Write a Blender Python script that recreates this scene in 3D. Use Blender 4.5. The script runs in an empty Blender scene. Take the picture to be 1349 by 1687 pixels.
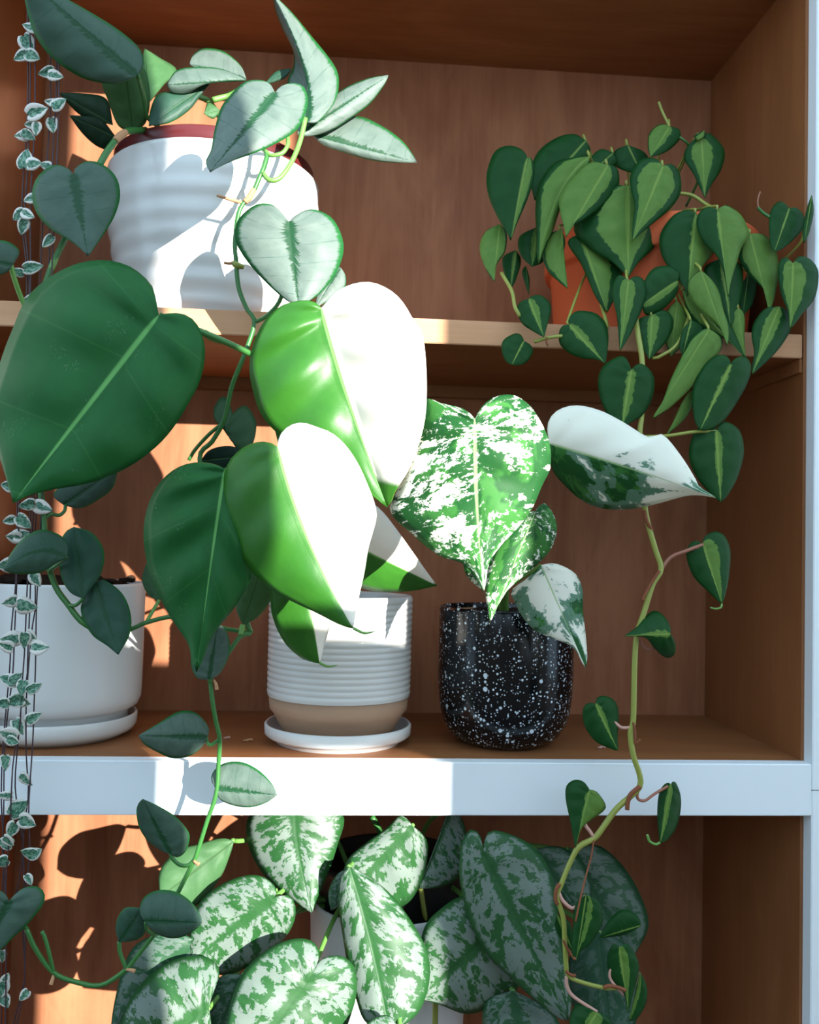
import bpy, bmesh, math, random
from mathutils import Vector
random.seed(7)
sc = bpy.context.scene
col = sc.collection

# ------------------------------------------------------------------ camera
W, H, FPX = 1349, 1687, 1489.08
YAW, PITCH, ROLL = .0754, .0386, .0235
CAM = Vector((0, -.84, .1985))
Fw = Vector((math.sin(YAW)*math.cos(PITCH), math.cos(YAW)*math.cos(PITCH), math.sin(PITCH)))
Rt = Vector((math.cos(YAW), -math.sin(YAW), 0)); Up = Rt.cross(Fw)
Rt, Up = Rt*math.cos(ROLL)+Up*math.sin(ROLL), Up*math.cos(ROLL)-Rt*math.sin(ROLL)
cam = bpy.data.cameras.new('camera'); camo = bpy.data.objects.new('camera', cam); col.objects.link(camo)
cam.sensor_fit = 'HORIZONTAL'; cam.sensor_width = 36; cam.lens = FPX/W*36; cam.clip_start = .02
from mathutils import Matrix
camo.matrix_world = Matrix(((Rt.x, Up.x, -Fw.x, CAM.x), (Rt.y, Up.y, -Fw.y, CAM.y), (Rt.z, Up.z, -Fw.z, CAM.z), (0, 0, 0, 1)))
cam.dof.use_dof = True; cam.dof.focus_distance = .75; cam.dof.aperture_fstop = 11
sc.camera = camo
# ------------------------------------------------------------------ light
sc.view_settings.view_transform = 'Standard'; sc.view_settings.look = 'None'
sc.view_settings.gamma = 1; sc.view_settings.use_curve_mapping = False
sc.view_settings.exposure = 0.0
world = bpy.data.worlds.new('sky'); sc.world = world; world.use_nodes = True
bg = world.node_tree.nodes['Background']
bg.inputs[0].default_value = (.58, .80, 1.0, 1); bg.inputs[1].default_value = 2.0
SUN = Vector((-.70, 1.0, -.24)).normalized()
sl = bpy.data.lights.new('sun', 'SUN'); sl.energy = 15.0; sl.color = (1.0, .97, .91); sl.angle = math.radians(.35)
so = bpy.data.objects.new('sun', sl); col.objects.link(so)
so.rotation_euler = SUN.to_track_quat('-Z', 'Y').to_euler(); so.location = (1.5, -2.3, 1.2)
sc.cycles.max_bounces = 8

def at(x, y, Y):
    """the point on the ray of pixel (x, y) that lies in the upright plane at depth Y"""
    d = Fw + Rt*((x-W/2)/FPX) - Up*((y-H/2)/FPX)
    return CAM + d*((Y-CAM.y)/d.y)

# ------------------------------------------------------------------ helpers
def tag(o, label=None, cat=None, group=None, kind=None):
    for k, v in (('label', label), ('category', cat), ('group', group), ('kind', kind)):
        if v: o[k] = v
    return o
def empty(name, loc, label=None, cat=None, group=None):
    o = bpy.data.objects.new(name, None); o.empty_display_size = .02; o.location = loc; col.objects.link(o)
    return tag(o, label, cat, group)
def root_loc(p):
    v = Vector((0, 0, 0))
    while p: v += p.location; p = p.parent
    return v
def obj(name, verts, faces, mat, parent=None, smooth=True, uvs=None):
    off = root_loc(parent) if parent else Vector((0, 0, 0))
    me = bpy.data.meshes.new(name); me.from_pydata([Vector(v)-off for v in verts], [], faces)
    if smooth: me.polygons.foreach_set('use_smooth', [True]*len(me.polygons))
    for m in (mat if isinstance(mat, (list, tuple)) else [mat]): me.materials.append(m)
    if uvs:
        for nm, vals in uvs.items():
            ul = me.uv_layers.new(name=nm)
            for l in me.loops: ul.data[l.index].uv = vals[l.vertex_index]
    me.update()
    o = bpy.data.objects.new(name, me); col.objects.link(o); o.parent = parent
    return o
def box(name, x0, x1, y0, y1, z0, z1, mat, parent=None, bev=.0012):
    bm = bmesh.new(); bmesh.ops.create_cube(bm, size=1)
    for v in bm.verts:
        v.co = Vector(((x0+x1)/2+v.co.x*(x1-x0), (y0+y1)/2+v.co.y*(y1-y0), (z0+z1)/2+v.co.z*(z1-z0)))
    if bev: bmesh.ops.bevel(bm, geom=bm.edges[:], offset=bev, segments=2, affect='EDGES')
    bm.verts.index_update()
    vs = [v.co.copy() for v in bm.verts]; fs = [[v.index for v in f.verts] for f in bm.faces]; bm.free()
    return obj(name, vs, fs, mat, parent, smooth=False)
def lathe(name, prof, cx, cy, mat, parent=None, n=72, wob=None):
    vs, fs = [], []
    for j, (r, z) in enumerate(prof):
        for i in range(n):
            a = 2*math.pi*i/n
            rr = r*(1+(wob(a, z) if wob else 0))
            vs.append((cx+rr*math.cos(a), cy+rr*math.sin(a), z))
    m = len(prof)
    for j in range(m-1):
        for i in range(n):
            k = (i+1) % n
            fs.append((j*n+i, j*n+k, (j+1)*n+k, (j+1)*n+i))
    fs.append(tuple(range(n-1, -1, -1))); fs.append(tuple((m-1)*n+i for i in range(n)))
    o = obj(name, vs, fs, mat, parent)
    o.data.polygons[-1].use_smooth = False; o.data.polygons[-2].use_smooth = False
    return o
def catmull(pts, n):
    """pts: list of Vectors (any dimension); n samples evenly spread by length"""
    if len(pts) == 2:
        return [pts[0].lerp(pts[1], i/(n-1)) for i in range(n)]
    P = [pts[0]*2-pts[1]]+list(pts)+[pts[-1]*2-pts[-2]]
    dense = []
    for i in range(1, len(P)-2):
        p0, p1, p2, p3 = P[i-1:i+3]
        # centripetal-like tension keeps tight outlines free of loops
        for k in range(10):
            t = k/10
            dense.append(.5*((2*p1)+(p2-p0)*t+(2*p0-5*p1+4*p2-p3)*t*t+(3*p1-p0-3*p2+p3)*t**3))
    dense.append(P[-2].copy())
    L = [0]
    for a, b in zip(dense, dense[1:]): L.append(L[-1]+(b-a).length)
    out, j = [], 0
    for i in range(n):
        s = L[-1]*i/(n-1)
        while j < len(L)-2 and L[j+1] < s: j += 1
        seg = L[j+1]-L[j]
        out.append(dense[j].lerp(dense[j+1], 0 if seg < 1e-9 else min(1, (s-L[j])/seg)))
    return out
def tube(name, pts, rad, mat, parent=None, seg=8, n=None):
    """pts: world points; rad: one radius or one per point"""
    if not isinstance(rad, (list, tuple)): rad = [rad]*len(pts)
    n = n or max(6, len(pts)*5)
    P4 = [Vector((p[0], p[1], p[2], r*20)) for p, r in zip(pts, rad)]
    S = catmull(P4, n)
    C = [Vector(s[:3]) for s in S]; R = [max(.0002, s[3]/20) for s in S]
    vs, fs = [], []
    t = (C[1]-C[0]).normalized(); u = t.orthogonal().normalized()
    for i in range(n):
        t = (C[min(i+1, n-1)]-C[max(i-1, 0)]).normalized()
        u = (u-t*u.dot(t)).normalized(); w = t.cross(u)
        for k in range(seg):
            a = 2*math.pi*k/seg
            vs.append(C[i]+(u*math.cos(a)+w*math.sin(a))*R[i])
    for i in range(n-1):
        for k in range(seg):
            q = (k+1) % seg
            fs.append((i*seg+k, i*seg+q, (i+1)*seg+q, (i+1)*seg+k))
    fs.append(tuple(range(seg-1, -1, -1))); fs.append(tuple((n-1)*seg+k for k in range(seg)))
    return obj(name, vs, fs, mat, parent)
def ptube(name, pts, rad, mat, parent=None, seg=8):
    """pts: (x, y, Y) pixels with depth"""
    return tube(name, [at(*p) for p in pts], rad, mat, parent, seg)

# ------------------------------------------------------------------ material tools
class NT:
    def __init__(s, name):
        s.m = bpy.data.materials.new(name); s.m.use_nodes = True
        s.t = s.m.node_tree; s.n = s.t.nodes; s.p = s.n['Principled BSDF']; s.out = s.n['Material Output']
    def new(s, typ, **kw):
        n = s.n.new(typ)
        for k, v in kw.items(): setattr(n, k, v)
        return n
    def link(s, a, b): s.t.links.new(a, b)
    def setv(s, sock, v):
        if hasattr(v, 'is_output'): s.link(v, sock)
        else: sock.default_value = v
    def math(s, op, a, b=0.0, c=0.0, clamp=False):
        n = s.new('ShaderNodeMath', operation=op, use_clamp=clamp)
        for i, v in enumerate((a, b, c)): s.setv(n.inputs[i], v)
        return n.outputs[0]
    def step(s, x, lo, hi):
        n = s.new('ShaderNodeMapRange', interpolation_type='SMOOTHSTEP')
        s.setv(n.inputs[0], x); s.setv(n.inputs[1], lo); s.setv(n.inputs[2], hi)
        return n.outputs[0]
    def mix(s, f, a, b):
        n = s.new('ShaderNodeMix', data_type='RGBA'); s.setv(n.inputs[0], f)
        for i, v in ((6, a), (7, b)):
            s.setv(n.inputs[i], v if hasattr(v, 'is_output') else (*v, 1))
        return n.outputs[2]
    def vec(s, x, y, z=0.0):
        n = s.new('ShaderNodeCombineXYZ')
        for i, v in enumerate((x, y, z)): s.setv(n.inputs[i], v)
        return n.outputs[0]
    def noise(s, vec, scale, detail=3, rough=.55, dist=0.0):
        n = s.new('ShaderNodeTexNoise'); s.link(vec, n.inputs['Vector'])
        n.inputs['Scale'].default_value = scale; n.inputs['Detail'].default_value = detail
        n.inputs['Roughness'].default_value = rough; n.inputs['Distortion'].default_value = dist
        return n.outputs[0]
    def bump(s, h, strength=.3, dist=.001):
        n = s.new('ShaderNodeBump'); n.inputs['Strength'].default_value = strength; n.inputs['Distance'].default_value = dist
        s.link(h, n.inputs['Height']); s.link(n.outputs[0], s.p.inputs['Normal']); return n.outputs[0]
    def uv(s, name='UVMap'):
        n = s.new('ShaderNodeUVMap', uv_map=name); x = s.new('ShaderNodeSeparateXYZ'); s.link(n.outputs[0], x.inputs[0])
        return x.outputs[0], x.outputs[1]
    def objc(s): return s.new('ShaderNodeTexCoord').outputs['Object']
    def rnd(s): return s.new('ShaderNodeObjectInfo').outputs['Random']
    def geo(s): return s.new('ShaderNodeNewGeometry').outputs['Position']
def plain(name, c, rough=.5, spec=.5, bump=0, bscale=200, coat=0):
    g = NT(name); g.p.inputs['Base Color'].default_value = (*c, 1); g.p.inputs['Roughness'].default_value = rough
    g.p.inputs['Specular IOR Level'].default_value = spec; g.p.inputs['Coat Weight'].default_value = coat
    if bump: g.bump(g.noise(g.objc(), bscale), bump, .0008)
    return g.m
def wood(name, dark, light, axis='Z', blotch=1.0, rough=.45, spec=.22):
    g = NT(name); p = g.objc()
    mp = g.new('ShaderNodeMapping'); g.link(p, mp.inputs[0])
    st = {'Z': (26, 26, 1.6), 'X': (1.6, 26, 26)}[axis]; mp.inputs['Scale'].default_value = st
    grain = g.noise(mp.outputs[0], 3.0, 6, .6, .6)
    mp2 = g.new('ShaderNodeMapping'); g.link(p, mp2.inputs[0])
    mp2.inputs['Scale'].default_value = {'Z': (7, 7, 2.2), 'X': (2.2, 7, 7)}[axis]
    bl = g.noise(mp2.outputs[0], 1.6, 4, .6, 1.2)
    mp3 = g.new('ShaderNodeMapping'); g.link(p, mp3.inputs[0])
    mp3.inputs['Scale'].default_value = {'Z': (420, 420, 14), 'X': (14, 420, 420)}[axis]
    fine = g.noise(mp3.outputs[0], 1.0, 2, .5)
    f = g.math('ADD', g.math('MULTIPLY', grain, .35), g.math('MULTIPLY', bl, .70*blotch))
    f = g.math('ADD', f, g.math('MULTIPLY', g.math('SUBTRACT', fine, .5), .16))
    g.link(g.mix(g.step(f, .32, .86), dark, light), g.p.inputs['Base Color'])
    g.p.inputs['Roughness'].default_value = rough; g.p.inputs['Specular IOR Level'].default_value = spec
    g.bump(fine, .08, .0004)
    return g.m
def leafmat(name, build, rough=.35, trans=.22, spec=.5, bumpk=.25):
    """build(g, U, k, v, a, b) -> (colour socket, height socket or None)"""
    g = NT(name); u, v = g.uv(); a, b = g.uv('params')
    U = g.math('SUBTRACT', g.math('MULTIPLY', u, 2.0), 1.0); k = g.math('ABSOLUTE', U)
    c, h = build(g, U, k, v, a, b)
    g.link(c, g.p.inputs['Base Color']); g.p.inputs['Roughness'].default_value = rough
    g.p.inputs['Specular IOR Level'].default_value = spec
    # pressed-in side veins, a groove along the midrib and fine cell texture
    vw = g.math('ADD', v, g.math('MULTIPLY', g.noise(g.vec(U, g.math('MULTIPLY', v, 5.0), g.rnd()), 1.5, 2), .16))
    vein = g.math('ABSOLUTE', g.math('SINE', g.math('MULTIPLY', vw, 17.0)))
    hh = g.math('ADD', g.math('MULTIPLY', g.math('MULTIPLY', g.step(vein, 0.0, .8), g.step(k, .02, .30)), .22), g.math('MULTIPLY', g.step(k, 0.0, .07), .6))
    hh = g.math('ADD', hh, g.math('MULTIPLY', g.noise(g.objc(), 900, 2), .12))
    hh = g.math('ADD', hh, g.math('MULTIPLY', g.noise(g.vec(U, g.math('MULTIPLY', v, 3.0), g.rnd()), 2.2, 2), 1.1))
    if h is not None: hh = g.math('ADD', hh, h)
    nb = g.bump(hh, bumpk, .0016)
    tr = g.new('ShaderNodeBsdfTranslucent'); g.link(nb, tr.inputs['Normal'])
    hs = g.new('ShaderNodeHueSaturation'); hs.inputs['Value'].default_value = 1.9; hs.inputs['Saturation'].default_value = 1.15
    hs.inputs['Hue'].default_value = .48; g.link(c, hs.inputs['Color']); g.link(hs.outputs[0], tr.inputs['Color'])
    mx = g.new('ShaderNodeMixShader'); mx.inputs[0].default_value = trans
    g.link(g.p.outputs[0], mx.inputs[1]); g.link(tr.outputs[0], mx.inputs[2]); g.link(mx.outputs[0], g.out.inputs[0])
    return g.m
def streak(g, U, v, su, sv, detail=4, seed=1.0, rough=.6):
    return g.noise(g.vec(g.math('MULTIPLY', U, su), g.math('MULTIPLY', v, sv), g.math('MULTIPLY', g.rnd(), 37.0*seed)), 1.0, detail, rough, .3)

def b_green(g, U, k, v, a, b):
    n = streak(g, U, v, 2, 6)
    c = g.mix(n, (.009, .075, .016), (.022, .140, .034))
    c = g.mix(g.math('MULTIPLY', g.math('SUBTRACT', 1.0, g.step(g.math('ABSOLUTE', g.math('SINE', g.math('MULTIPLY', v, 13.0))), 0.0, .06)), .14), c, (.10, .30, .08))
    fl = g.math('MULTIPLY', g.step(g.noise(g.objc(), 1500, 1), .70, .74), g.step(g.noise(g.objc(), 38, 2), .60, .66))
    c = g.mix(fl, c, (.42, .50, .40))
    return g.mix(g.math('SUBTRACT', 1.0, g.step(k, .012, .04)), c, (.13, .36, .10)), None
def b_half(g, U, k, v, a, b):
    n = streak(g, U, v, 2, 6)
    c = g.mix(n, (.020, .115, .011), (.048, .205, .020))
    s = g.math('MULTIPLY', U, a)                     # a is +1 or -1: which half is cream
    s = g.math('ADD', s, g.math('MULTIPLY', g.math('SUBTRACT', streak(g, U, v, 1.5, 16, 3, 3.0), .5), .03))
    w = g.math('MULTIPLY', g.step(s, -.006, .012), g.math('SUBTRACT', 1.0, g.step(v, b, g.math('ADD', b, .03))))
    cream = g.mix(streak(g, U, v, 1, 5, 2, 2.0), (.80, .76, .66), (.86, .84, .78))
    c = g.mix(w, c, cream)
    return g.mix(g.math('SUBTRACT', 1.0, g.step(k, .010, .03)), c, (.20, .42, .12)), None
def b_albo(g, U, k, v, a, b, wb=.38, thr=.50):
    big = streak(g, U, v, 1.2, 3.0, 2, 1.0)
    fin = streak(g, U, v, 3.0, 24, 6, 2.0, .75)
    sp = streak(g, U, v, 12, 34, 3, 3.0, .7)
    side = g.step(U, -.02, .02)
    bias = g.math('ADD', g.math('MULTIPLY', side, b), g.math('MULTIPLY', g.math('SUBTRACT', 1.0, side), a))
    f = g.math('ADD', g.math('MULTIPLY', big, wb), g.math('MULTIPLY', fin, 1-wb))
    f = g.math('ADD', f, g.math('MULTIPLY', g.math('SUBTRACT', sp, .5), .30 if wb < .5 else .14))
    w = g.step(g.math('ADD', f, bias), .985, 1.015)
    gr = g.mix(g.step(streak(g, U, v, 1.8, 5, 3, 4.0), .48, .56), (.014, .095, .020), (.045, .195, .036))
    if wb > .5: gr = g.mix(g.step(g.math('ADD', f, bias), .92, .935), gr, (.13, .26, .17))
    c = g.mix(w, gr, (.82, .82, .72))
    return g.mix(g.math('MULTIPLY', g.math('SUBTRACT', 1.0, g.step(k, .012, .035)), .8), c, (.36, .52, .24)), None
def b_bold(g, U, k, v, a, b):
    d = g.math('SUBTRACT', v, .48)
    return b_albo(g, U, k, v, g.math('ADD', a, g.math('MULTIPLY', d, .26)), g.math('SUBTRACT', b, g.math('MULTIPLY', d, .16)), .80)
def b_silver(g, U, k, v, a, b):
    n = streak(g, U, v, 2.2, 9, 4)
    f2 = streak(g, U, v, 2.0, 60, 3, 2.0)
    sil = g.mix(n, (.075, .118, .098), (.195, .245, .205))
    ln = g.math('MULTIPLY', g.math('SUBTRACT', 1.0, g.step(g.math('ABSOLUTE', g.math('SINE', g.math('ADD', g.math('MULTIPLY', v, 24.0), g.math('MULTIPLY', k, 1.5)))), .02, .16)), .5)
    sil = g.mix(g.math('MULTIPLY', ln, g.step(f2, .35, .6)), sil, (.03, .09, .06))
    sil = g.mix(g.math("MULTIPLY", a, 1.12, clamp=True), sil, (.008, .062, .030))  # per-leaf dark mix: young leaves' own green, also shade put into shaded leaves
    mw = g.math('ADD', g.math('MULTIPLY', g.math('SUBTRACT', 1.0, v), .15), g.math('MULTIPLY', g.math('SUBTRACT', f2, .5), .40))
    mid = g.math('SUBTRACT', 1.0, g.step(g.math('SUBTRACT', k, mw), 0.0, .08))
    mar = g.step(g.math('ADD', k, g.math('MULTIPLY', g.math('SUBTRACT', f2, .5), .18)), .88, .95)
    c = g.mix(mid, sil, (.010, .062, .022))
    return g.mix(mar, c, (.016, .130, .030)), None
def b_exotic(g, U, k, v, a, b):
    f1 = streak(g, U, v, 3.0, 15, 5, 1.0, .68)
    f2 = streak(g, U, v, 2.4, 50, 3, 2.0)
    sil = g.mix(streak(g, U, v, 2, 5, 2, 4.0), (.135, .185, .15), (.21, .26, .22))
    gr = g.mix(f2, (.008, .058, .014), (.028, .125, .028))
    pat = g.step(f1, .47, .50)
    mw = g.math('ADD', g.math('MULTIPLY', g.math('SUBTRACT', 1.05, v), .17), g.math('MULTIPLY', g.math('SUBTRACT', f2, .5), .34))
    mid = g.step(g.math('SUBTRACT', k, mw), 0.0, .07)
    mar = g.math('SUBTRACT', 1.0, g.step(g.math('ADD', k, g.math('MULTIPLY', g.math('SUBTRACT', f2, .5), .3)), .86, .95))
    m = g.math('MULTIPLY', g.math('MULTIPLY', pat, mid), mar)
    c = g.mix(m, gr, sil)
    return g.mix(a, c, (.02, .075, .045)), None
def b_brasil(g, U, k, v, a, b):
    n = streak(g, U, v, 2, 7, 3)
    c = g.mix(n, (.005, .042, .008), (.012, .080, .016))
    prof = g.math('POWER', g.math('MAXIMUM', g.math('MULTIPLY', g.math('MULTIPLY', g.math('ADD', v, .06), g.math('SUBTRACT', 1.12, v)), 3.6), 0.0), .6)
    d = g.math('ABSOLUTE', g.math('SUBTRACT', U, b))
    lim = g.math('ADD', g.math('MULTIPLY', a, prof), g.math('MULTIPLY', g.math('SUBTRACT', streak(g, U, v, 2.5, 14, 3, 2.0), .5), .30))
    s = g.math('SUBTRACT', 1.0, g.step(g.math('SUBTRACT', d, lim), -.02, .02))
    s = g.math('MULTIPLY', s, g.step(a, .01, .03))
    lime = g.mix(streak(g, U, v, 3, 12, 3, 3.0), (.070, .165, .026), (.145, .255, .055))
    c = g.mix(s, c, lime)
    return g.mix(g.math('MULTIPLY', g.math('SUBTRACT', 1.0, g.step(k, .025, .075)), .75), c, (.22, .33, .07)), None
def b_under(g, U, k, v, a, b):
    n = streak(g, U, v, 2, 8, 3)
    c = g.mix(n, (.055, .150, .055), (.095, .22, .085))
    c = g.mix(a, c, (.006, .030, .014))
    return g.mix(g.math('SUBTRACT', 1.0, g.step(k, .02, .06)), c, (.05, .13, .04)), None
def b_heart(g, U, k, v, a, b):
    f = streak(g, U, v, 3.5, 7, 4)
    gr = g.mix(g.step(f, .42, .60), (.025, .13, .075), (.20, .36, .25))
    m = g.step(g.math('ADD', k, g.math('MULTIPLY', g.math('SUBTRACT', f, .5), .7)), a, g.math('ADD', a, .08))
    return g.mix(m, gr, (.72, .68, .62)), None

M = {}
M['green'] = leafmat('philodendron_green', b_green, .42, .16, .14, .30)
M['half'] = leafmat('half_cream_leaf', b_half, .40, .20, .38, .30)
M['albo'] = leafmat('marbled_leaf', b_albo, .55, .20, .20, .26)
M['bold'] = leafmat('bold_marbled_leaf', b_bold, .50, .20, .25, .26)
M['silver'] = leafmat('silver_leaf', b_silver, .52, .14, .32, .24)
M['exotic'] = leafmat('mottled_silver_leaf', b_exotic, .48, .14, .4, .22)
M['brasil'] = leafmat('striped_leaf', b_brasil, .46, .16, .15, .24)
M['under'] = leafmat('leaf_underside', b_under, .5, .35, .3, .3)
M['heart'] = leafmat('heart_leaf', b_heart, .45, .12, .4, .15)
M['edge'] = plain('leaf_edge', (.30, .42, .12), .5)
M['edge_dark'] = plain('leaf_edge_dark', (.10, .22, .06), .5)
M['edge_pale'] = plain('leaf_edge_pale', (.55, .62, .50), .5)
M['stem'] = plain('stem_green', (.035, .155, .030), .4, .5, .2)
M['stem_light'] = plain('stem_light_green', (.13, .30, .06), .42, .5, .2)
M['stem_yellow'] = plain('stem_yellow_green', (.27, .30, .055), .45, .5, .25)
M['petiole_red'] = plain('petiole_russet', (.30, .115, .07), .5)
M['petiole_pink'] = plain('petiole_pink', (.55, .30, .24), .5)
M['root'] = plain('aerial_root', (.22, .07, .03), .7, .3, .4)
M['root_tan'] = plain('aerial_root_tan', (.50, .26, .13), .7, .3, .4)
M['string'] = plain('string_stem', (.045, .022, .030), .55)
M['white'] = plain('white_paint', (.84, .89, .92), .42, .45, .10, 90)
M['wall'] = plain('wall_plaster', (.74, .73, .70), .8, .2, .1, 60)
M['blocker_dim'] = plain('blocker_matt_dark', (.20, .17, .15), .8, .2)  # dark colour of the added sky blockers
M['floorb'] = plain('floor_boards', (.10, .065, .04), .6)
M['back'] = wood('back_panel_wood', (.265, .095, .045), (.44, .185, .094), 'Z', 1.25, .45, .12)
M['side'] = wood('side_panel_wood', (.25, .092, .032), (.38, .155, .058), 'Z', .9, .32, .45)
M['shelf'] = wood('shelf_wood', (.25, .095, .034), (.39, .165, .066), 'X', .9, .45)
M['edgewood'] = wood('shelf_edge_wood', (.58, .30, .155), (.74, .42, .24), 'X', .8, .5)
M['ceramic'] = plain('white_ceramic', (.71, .70, .67), .18, .5, .03, 40, .0)
M['ceramic_matt'] = plain('white_ceramic_satin', (.75, .75, .73), .33, .5, .03, 40)
M['soil'] = plain('soil', (.022, .014, .010), .95, .1, 1.0, 300)
M['bark'] = plain('bark_chip', (.42, .23, .12), .8, .2, .6, 160)
M['burgundy'] = plain('burgundy_plastic', (.10, .012, .012), .35)
M['terracotta'] = plain('terracotta', (.62, .125, .045), .75, .2, .25, 150)
M['clay'] = plain('bare_clay', (.46, .29, .19), .85, .2, .35, 500)
M['black_plastic'] = plain('dark_plastic', (.015, .015, .015), .5)
def speckle():
    g = NT('black_speckled_glaze'); p = g.objc()
    tot = None
    for sc_, thr, jit in ((130, .30, 0), (260, .36, 3.1), (480, .42, 7.7)):
        mp = g.new('ShaderNodeMapping'); mp.inputs['Location'].default_value = (jit, jit, jit); g.link(p, mp.inputs[0])
        v = g.new('ShaderNodeTexVoronoi'); v.inputs['Scale'].default_value = sc_; g.link(mp.outputs[0], v.inputs['Vector'])
        sep = g.new('ShaderNodeSeparateColor'); g.link(v.outputs['Color'], sep.inputs[0])
        r = g.math('MULTIPLY', sep.outputs[0], thr)
        r = g.math('MULTIPLY', r, g.step(sep.outputs[1], .42, .62))
        m = g.math('SUBTRACT', 1.0, g.step(g.math('SUBTRACT', v.outputs['Distance'], r), -.03, .03))
        m = g.math('MULTIPLY', m, g.step(r, .02, .06))
        tot = m if tot is None else g.math('MAXIMUM', tot, m)
    g.link(g.mix(tot, (.004, .0045, .006), (.66, .76, .84)), g.p.inputs['Base Color'])
    g.p.inputs['Roughness'].default_value = .16; g.p.inputs['Specular IOR Level'].default_value = .38
    return g.m
M['speckle'] = speckle()

# ------------------------------------------------------------------ the setting
XL, XR, XST = -.365, .4518, .4546          # inner faces of the side panels, edge of the right stile
YB, YF = .2494, .016                        # back panel, back of the face frame
ZC, ZT, ZB, RH = .7957, .4178, .3942, .0487 # upper bay ceiling, middle shelf top / bottom, rail height
ZL = -.40                                   # lowest shelf
FLOOR = -1.0
tag(box('floor', -7, 7, -8.0, .30, FLOOR-.05, FLOOR, M['floorb'], bev=0), kind='structure')
tag(box('wall_back', -2.6, 3.0, .275, .33, FLOOR, 1.7, M['wall'], bev=0), kind='structure')
# unseen blockers added behind the camera; sun comes through the gap between two uprights
PY = -1.5; SH = .70*(-PY)
tag(box('sky_blocker_low', -3.0, 3.2, PY-.10, PY, FLOOR, .02, M['blocker_dim'], bev=0), kind='structure')  # unseen low blocker, added to darken the lowest bay
tag(box('sky_blocker_raised', -3.0, .56, PY-.09, PY-.01, .02, .32, M['blocker_dim'], bev=0), kind='structure')  # raised blocker, added to cut low sky fill
tag(box('sky_blocker_raised', 2.5, 3.2, PY-.09, PY-.01, .02, .32, M['blocker_dim'], bev=0), kind='structure')  # same added sky blocker, far right end
tag(box('sun_blocker_left', .56, -.156+SH, PY-.10, PY, .02, 1.9, M['wall'], bev=0), kind='structure')  # added upright, sets the left edge of the sun band
tag(box('sun_blocker_right', .1036+SH+.07, 2.5, PY-.10, PY, .02, 1.9, M['wall'], bev=0), kind='structure')  # added upright, ends the sun band and dims the right stile
tag(box('sun_blocker_bar', -.156+SH, .1036+SH+.07, PY-.09, PY-.01, .392, .478, M['wall'], bev=0), kind='structure')  # unseen bar put across the gap to shade the pots
case = empty('bookcase', (.045, .13, FLOOR), 'tall brown wooden bookcase with a white-painted front frame and three bays in view', 'bookcase')
box('back_panel', XL-.018, XR+.018, YB, YB+.012, FLOOR, 1.12, M['back'], case, 0)
box('side_panel', XR, XR+.018, YF, YB, FLOOR, 1.12, M['side'], case, 0)
box('side_panel', XL-.018, XL, YF, YB, FLOOR, 1.12, M['side'], case, 0)
box('shelf', XL, XR, YF, YB, -.020, 0, M['shelf'], case, 0)
box('shelf', XL, XR, YF, YB, ZC, ZC+.020, M['shelf'], case, 0)
box('shelf', XL, XR, YF, YB, ZL-.020, ZL, M['shelf'], case, 0)
ms = box('shelf', XL+.001, XR-.001, YF+.004, YB, ZB, ZT, M['shelf'], case, 0)
box('shelf_edging', XL+.001, XR-.001, YF, YF+.004, ZB, ZT, M['edgewood'], ms, .0008)
box('shelf_cleat', XR-.003, XR, YF+.002, YB-.012, ZB-.014, ZB, M['shelf'], case, .0005)
box('shelf_cleat', XL, XL+.003, YF+.002, YB-.012, ZB-.014, ZB, M['shelf'], case, .0005)
box('shelf_cleat', XL, XR, YB-.012, YB, ZB-.014, ZB, M['shelf'], case, .0005)
box('rail', XL-.004, XST, 0, YF, -RH, 0, M['white'], case, .0008)
box('top_panel', XL-.062, XST+.058, -.012, YB+.012, 1.12, 1.14, M['white'], case)
box('rail', XL-.004, XST, 0, YF, ZC-.004, ZC+.045, M['white'], case, .0008)
box('rail', XL-.004, XST, 0, YF, ZL-.045, ZL, M['white'], case, .0008)
box('stile', XST, XST+.058, -.0006, YF, -.0245, 1.12, M['white'], case, .0008)
box('stile', XST, XST+.058, 0, YF, FLOOR, -.0252, M['white'], case, .0008)
box('stile', XL-.062, XL-.004, 0, YF, FLOOR, 1.12, M['white'], case, .0008)

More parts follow.
